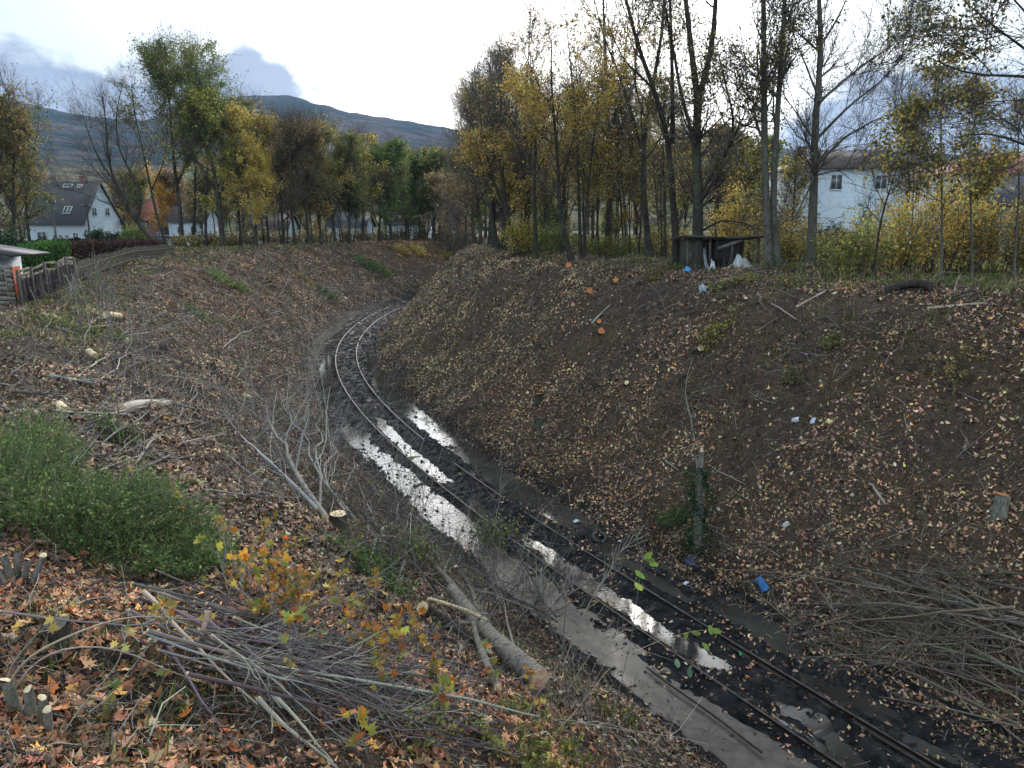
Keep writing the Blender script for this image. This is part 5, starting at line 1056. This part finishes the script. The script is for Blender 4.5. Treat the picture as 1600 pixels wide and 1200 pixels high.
for i,(x,y,rd,h,tx,ty,lb) in enumerate([(30,1125,.036,.26,-.25,.1,'thick brown stem of the lower left stool cut slantwise'),(66,1140,.026,.22,.15,0,'short stem with a white round top in the lower left stool'),(78,1150,.025,.18,.1,-.1,'rightmost short stem with a white top in the lower left stool'),(52,1130,.03,.22,-.1,.1,'low middle stem of the lower left stool'),
    (18,912,.03,.24,-.2,.1,'leftmost cut stem of the upper left corner stool'),(28,908,.028,.26,.05,.1,'tall cut stem of the upper stool at the left edge'),(38,915,.028,.22,.3,0,'leaning cut stem of the upper stool at the left edge'),(8,918,.026,.2,-.3,-.1,'low cut stem of the upper stool at the left edge'),(48,918,.03,.28,.5,.1,'thin right leaning cut stem of the upper stool')]):
    stump(lb,x,y,rd,h,40+i,'cut','bark_log',tilt=(tx,ty),roots=3)
# ivy clad broken stump
def ivy():
    b=rayhit(1088,862,0); root=empty('ivy_stump',b); tag(root,'tall broken stump wrapped in dark green ivy at the foot of the right slope','stump'); r=np.random.default_rng(4)
    top=atY(1087,705,b[1])[2]-b[2]; P=np.array([[0,0,-.2],[.02,.0,top*.4],[-.01,.02,top*.75],[.0,0,top*1.0]]); m=M(); tubes(m,P,np.array([.16,.12,.10,.075]),10); Q=np.array([[0,0,top*.72],[-.1,0,top*.86],[-.16,.02,top*.95]]); tubes(m,Q,np.array([.06,.045,.03]),8); Q=np.array([[0,0,top*.6],[.14,0,top*.8],[.2,.02,top*.82]]); tubes(m,Q,np.array([.05,.04,.02]),8); m.build('trunk',MT['bark_log'],root,smooth=True)
    m=M(); tubes(m,np.array([[0,0,top*.985],[0,0,top*1.03]]),np.array([.075,.03]),8,cap=True); m.build('broken_top',MT['cut'],root)
    n=3600; z=r.random(n)**1.2*top*.85; a=r.uniform(0,6.3,n); q=(.14+.30*(1-z/top)*r.random(n)+.12*r.random(n))*(1+.5*np.sin(z*5+a)); m=M(); leaves(m,np.stack([np.cos(a)*q*1.2,np.sin(a)*q,z],1),.055,r,pal(r,n,[(.012,.05,.018),(.02,.075,.025),(.03,.06,.02)],[1,1,1])); m.build('ivy',MT['leaf'],root)
ivy()
# ---------------------------------------------------------------- green broom like bush at the left
def broom(label,px,py,w,d,h,seed,n=900,nl=9000):
    b=rayhit(px,py,0); r=np.random.default_rng(seed); root=empty('broom_bush',b); tag(root,label,'bush'); a=r.uniform(0,6.283,n); q=np.sqrt(r.random(n)); x0=np.cos(a)*q*w*.42; y0=np.sin(a)*q*d*.42
    z0=ground_z(b[0]+x0,b[1]+y0)-b[2]; L=h*(.45+.95*r.random(n)**1.4)*(1-.35*q**2)*np.clip(1+1.7*fbm(x0*2.6+seed,y0*2.6,3,seed),.35,2); dr=np.stack([np.cos(a)*q*.5+.25*r.normal(size=n)+.15,np.sin(a)*q*.4+.25*r.normal(size=n),np.ones(n)],1); dr=nrm(dr); k=5; t=np.linspace(0,1,k)
    PL=np.stack([x0,y0,z0-.03],1)[:,None]+dr[:,None]*(L[:,None]*t)[:,:,None]; PL[:,:,2]-=(.22*L[:,None]*t**2.4); PL[:,1:]+=np.cumsum(r.normal(size=(n,k-1,3))*.018,1)
    G1=[(.09,.13,.05),(.16,.20,.08),(.28,.28,.15),(.20,.16,.12)]; m=M(); tubes(m,PL,np.linspace(1,.4,k)[None]*(.003+.002*r.random((n,1))),3,pal(r,n,G1,[3,3,2,2])); K,KR=kids(PL,np.full((n,k),.003),4,(.25,1),(15,45),lambda t,u:h*.22*(.4+u),4,.08,.05,.8,r,.002,.5); tubes(m,K,KR,3,pal(r,len(K),G1,[3,3,1,.6])); m.build('stems',MT['twig'],root)
    idx=r.integers(0,len(K),nl); p=interp_pl(K,idx,r.random(nl))+r.normal(size=(nl,3))*.02; m=M(); leaves(m,p,.022+.025*r.random(nl),r,pal(r,nl,[(.06,.13,.035),(.12,.20,.055),(.20,.27,.08),(.03,.07,.02),(.30,.30,.12)],[3,3,3,1,1])); m.build('foliage',MT['leaf'],root)
broom('large green broom bush at the left edge of the foreground',60,790,2.9,2.2,.62,1,1800,9500)
broom('green broom bush sloping towards the litter right of the large one',215,850,2.3,1.7,.5,2,1400,8000)
broom('small green broom bush behind the large one at the left edge',20,715,1.8,1.4,.5,3,800,4200)
broom('low outer tuft of green broom at the foot of the left bushes',290,890,.9,.8,.4,4,300,2600)
def veg():
    r=np.random.default_rng(15)
    def pxs(px,py): b=rayhit(px,py,0); return (b[0],b[1],gz(b[0],b[1]))
    S=[(650,890,1.7,1.2,.9,GREEN[1:3]+OLIVE[:1],420,.07,'green leaved low shrub left of the track tangle'),(770,850,1.3,1.0,1.0,GREEN[2:]+OLIVE[2:3],420,.085,'yellow green leaved shrub hanging over the left rail'),
       (560,880,1.2,1.,.5,GREEN[:2],900,.05,'dark green bramble below the pale topped stump'),(610,930,1.0,1.,.5,GREEN[:2],800,.05,'dark green bramble left of the felled log'),(850,1150,1.1,.8,.35,GREEN[1:3]+OLIVE,900,.04,'mossy green weed patch at the bottom centre'),
       (800,1190,1.,.7,.3,GREEN[2:]+OLIVE,800,.04,'light green weed patch at the bottom edge'),(1050,820,1.3,1,.5,GREEN[:2],700,.055,'dark green bramble left of the ivy stump foot'),(1000,850,1.2,1,.4,GREEN[:2]+BRN,500,.05,'sparse green bramble by the mud edge right of the rails'),
       (340,440,2.6,2.,.7,GREEN[1:3],500,.12,'green weed clump on the left bank near the fence end'),(370,450,2,1.6,.6,GREEN[1:3],400,.12,'second green weed clump on the left bank'),(300,490,2.6,2.,.4,GREEN[1:2]+OLIVE[:1],500,.1,'low green patch midway up the left bank'),
       (570,415,4.5,3.,1.,GREEN[:2],900,.16,'dark green bramble on the far left bank'),(600,430,4,3,1.,GREEN[:3],800,.16,'green bramble above the bend on the far bank'),(655,400,3,2.5,1.4,YEL[:3],800,.18,'orange yellow bush on the far bank above the bend'),(625,395,3,2.5,1.1,YEL[:4]+OLIVE[:1],600,.18,'yellow bush left of the orange one on the far bank'),
       (700,405,4,3,1.1,GREEN[2:3]+OLIVE+YEL[1:3],800,.16,'yellow green bush in the valley right of the bend'),(720,390,4,3,1.3,OLIVE,600,.18,'olive bush at the far head of the cutting'),(480,440,2.4,2,.5,OLIVE+YEL[1:2],400,.12,'yellowish weed clump on the left bank above the bend'),(510,460,2.6,2,.6,GREEN[:2],500,.12,'green weed clump just above the bend'),
       (1120,530,1.6,1.2,.7,OLIVE+YEL[1:3],500,.08,'olive yellow sapling clump beside the white oval stump end'),(1240,600,.7,.6,.6,OLIVE+GREEN[2:3],160,.07,'small yellow green plant in the middle of the right slope'),(1300,540,.9,.7,.4,GREEN[2:]+OLIVE,200,.07,'small green plant high on the right slope'),(1500,580,2.,1.5,.4,OLIVE+RUST,350,.08,'straw coloured weed patch high on the right slope'),
       (190,540,.9,.8,.6,GREEN[1:3],220,.07,'green sprig below the dry stems on the left'),(95,520,1.4,1.,.6,GREEN[3:]+GREEN[1:3],400,.06,'pale green nettle clump below the fence'),(150,525,.8,.8,.4,GREEN[2:],220,.06,'light green leaf clump beside the nettles'),(180,690,.8,.6,.5,GREEN[:2],220,.06,'dark green sprig beneath the debarked log'),(640,1150,.9,.8,.3,GREEN[1:3]+OLIVE,400,.045,'green weed patch by the end of the branch heap'),
       (960,1120,1.1,.8,.3,OLIVE+GREEN[1:2],350,.045,'olive weed patch on the bank right of the felled log'),(1030,430,2,1.2,.5,OLIVE,300,.08,'low olive weeds around the trunks left of the shed'),(1150,445,2.6,1.,.45,GREEN[1:3]+OLIVE,500,.07,'green weeds on the rim below the tarpaulin heap'),(1230,450,2,1,.5,OLIVE+GREEN[1:2],350,.07,'green weeds between the twin stems and the bare ash')]
    for i,(px,py,w,d,h,pl,nl,ls,lb) in enumerate(S): shrub('bush' if h>=.8 else 'weed_clump',lb,pxs(px,py),w,d,h,pl,int(nl*1.3),ls,700+i,stems=22 if h<.8 else 30,cat='bush' if h>=.8 else 'weeds')
    # dry upright stems near the fence
    for i in range(26):
        x=165+r.normal()*30; y=505+r.normal()*28; b=rayhit(x,y,0); h=1.2+1.3*r.random(); P=np.array([b,b+np.array([.06*r.normal(),0,h*.5]),b+np.array([.2*r.normal(),.1*r.normal(),h])])
        branch('dry_stem','thin dry upright stem in the clump on the left rim',P,.012,GRY+PALE,1100+i,side=5,sl=.2,twigs=1,up=.15,cat='stem',group='dry upright stems on the left rim',cutend=False,n=6)
    for i,(x,y,h,lb) in enumerate([(188,640,2.6,'tall thin bare sapling standing before the debarked log'),(160,470,1.7,'ivy topped dead trunk near the fence'),(1080,690,1.4,'dead stem above the ivy stump')]):
        b=rayhit(x,y+40 if i==0 else y,0); P=np.array([b,b+np.array([.03,0,h*.5]),b+np.array([-.05,.0,h])]); branch('dead_stem',lb,P,[.012,.09,.02][i],GRY,1140+i,side=6,sl=.15,twigs=1,up=.1,cat='stem',cutend=False,leafy=40 if i==1 else 6,leafpal=GREEN[:2],lsz=.12 if i==1 else .07,r1=[.005,.07,.01][i])
    # bare foreground shrub by the lower track
    Y=9.3
    def tr(pts): return np.array([atY(a,b,Y+.04*j) for j,(a,b) in enumerate(pts)])
    b0=rayhit(893,1120,0); Y=b0[1]
    for i,(p,ra,lb) in enumerate([([(893,1120),(880,1060),(878,1000),(882,940),(888,905)],.018,'main pale stem of the bare shrub beside the lower track'),([(880,1040),(900,985),(925,930),(960,880),(985,830)],.010,'long right arching stem of the bare shrub'),([(879,1020),(860,980),(845,930),(850,860)],.009,'left stem of the bare shrub'),([(886,1080),(920,1020),(960,985),(1000,960)],.008,'low right stem of the bare shrub')]):
        branch('bare_shrub_stem',lb,tr(p),ra,PALE+GRY,1150+i,side=8,sl=.4,twigs=3,up=.08,cat='stem',cutend=False,wob=.003)
    # shoots with big green leaves
    for i,(p,lv,lb) in enumerate([([(988,985),(993,940),(1000,890),(1008,830)],[(1013,868),(1022,882),(1016,876),(998,917),(1000,898)],'upright shoot with a few green leaves before the muddy rails'),([(900,1110),(960,1030),(1010,1010),(1062,988),(1100,985)],[(1072,993),(1087,989),(1110,985),(1118,986),(1103,1010)],'shoot with bright green leaves reaching over the left rail'),([(930,1020),(1000,1010),(1040,1030),(1060,1036)],[(1057,1036),(1078,1050)],'shoot with two blue green leaves over the muddy water')]):
        Yh=7.5; P=np.array([atY(a,b,Yh) for a,b in p]); 
        if i==0: g=atY(870,1190,Yh); P=np.r_[[atY(950,1150,Yh)],P]
        root=branch('leafy_shoot',lb,np.r_[[[P[0][0]-.3,P[0][1],gz(P[0][0]-.3,P[0][1])]],P],.006,PALE,1160+i,side=0,cutend=False,cat='shoot',wob=.001,n=14)
        L=np.array([atY(a,b,Yh) for a,b in lv])-np.array(root.location); m=M(); maples(m,L,.105,r,pal(r,len(L),[(.20,.29,.06),(.29,.34,.08)] if i<2 else [(.13,.25,.15)],[1]*(2 if i<2 else 1)),nrm(r.normal(size=(len(L),3))*.35+np.array([0,-.7,.6])),.4,0,_ov); m.build('leaves',MT['leaf'],root)
veg()
# ================================================================ AIR
def build_haze():
    m=M(); m.box((0,0,205),(10400,10400,710)); o=m.build('haze',[]); tag(o,kind='stuff')
    mt=bpy.data.materials.new('haze'); mt.use_nodes=True; g=G(mt.node_tree); out=g.n('ShaderNodeOutputMaterial'); v=g.n('ShaderNodeVolumePrincipled'); v.inputs['Color'].default_value=(.50,.70,1.0,1); v.inputs['Density'].default_value=.00009; v.inputs['Anisotropy'].default_value=.2; g.l(v.outputs[0],out.inputs['Volume']); o.data.materials.append(mt)
build_haze()
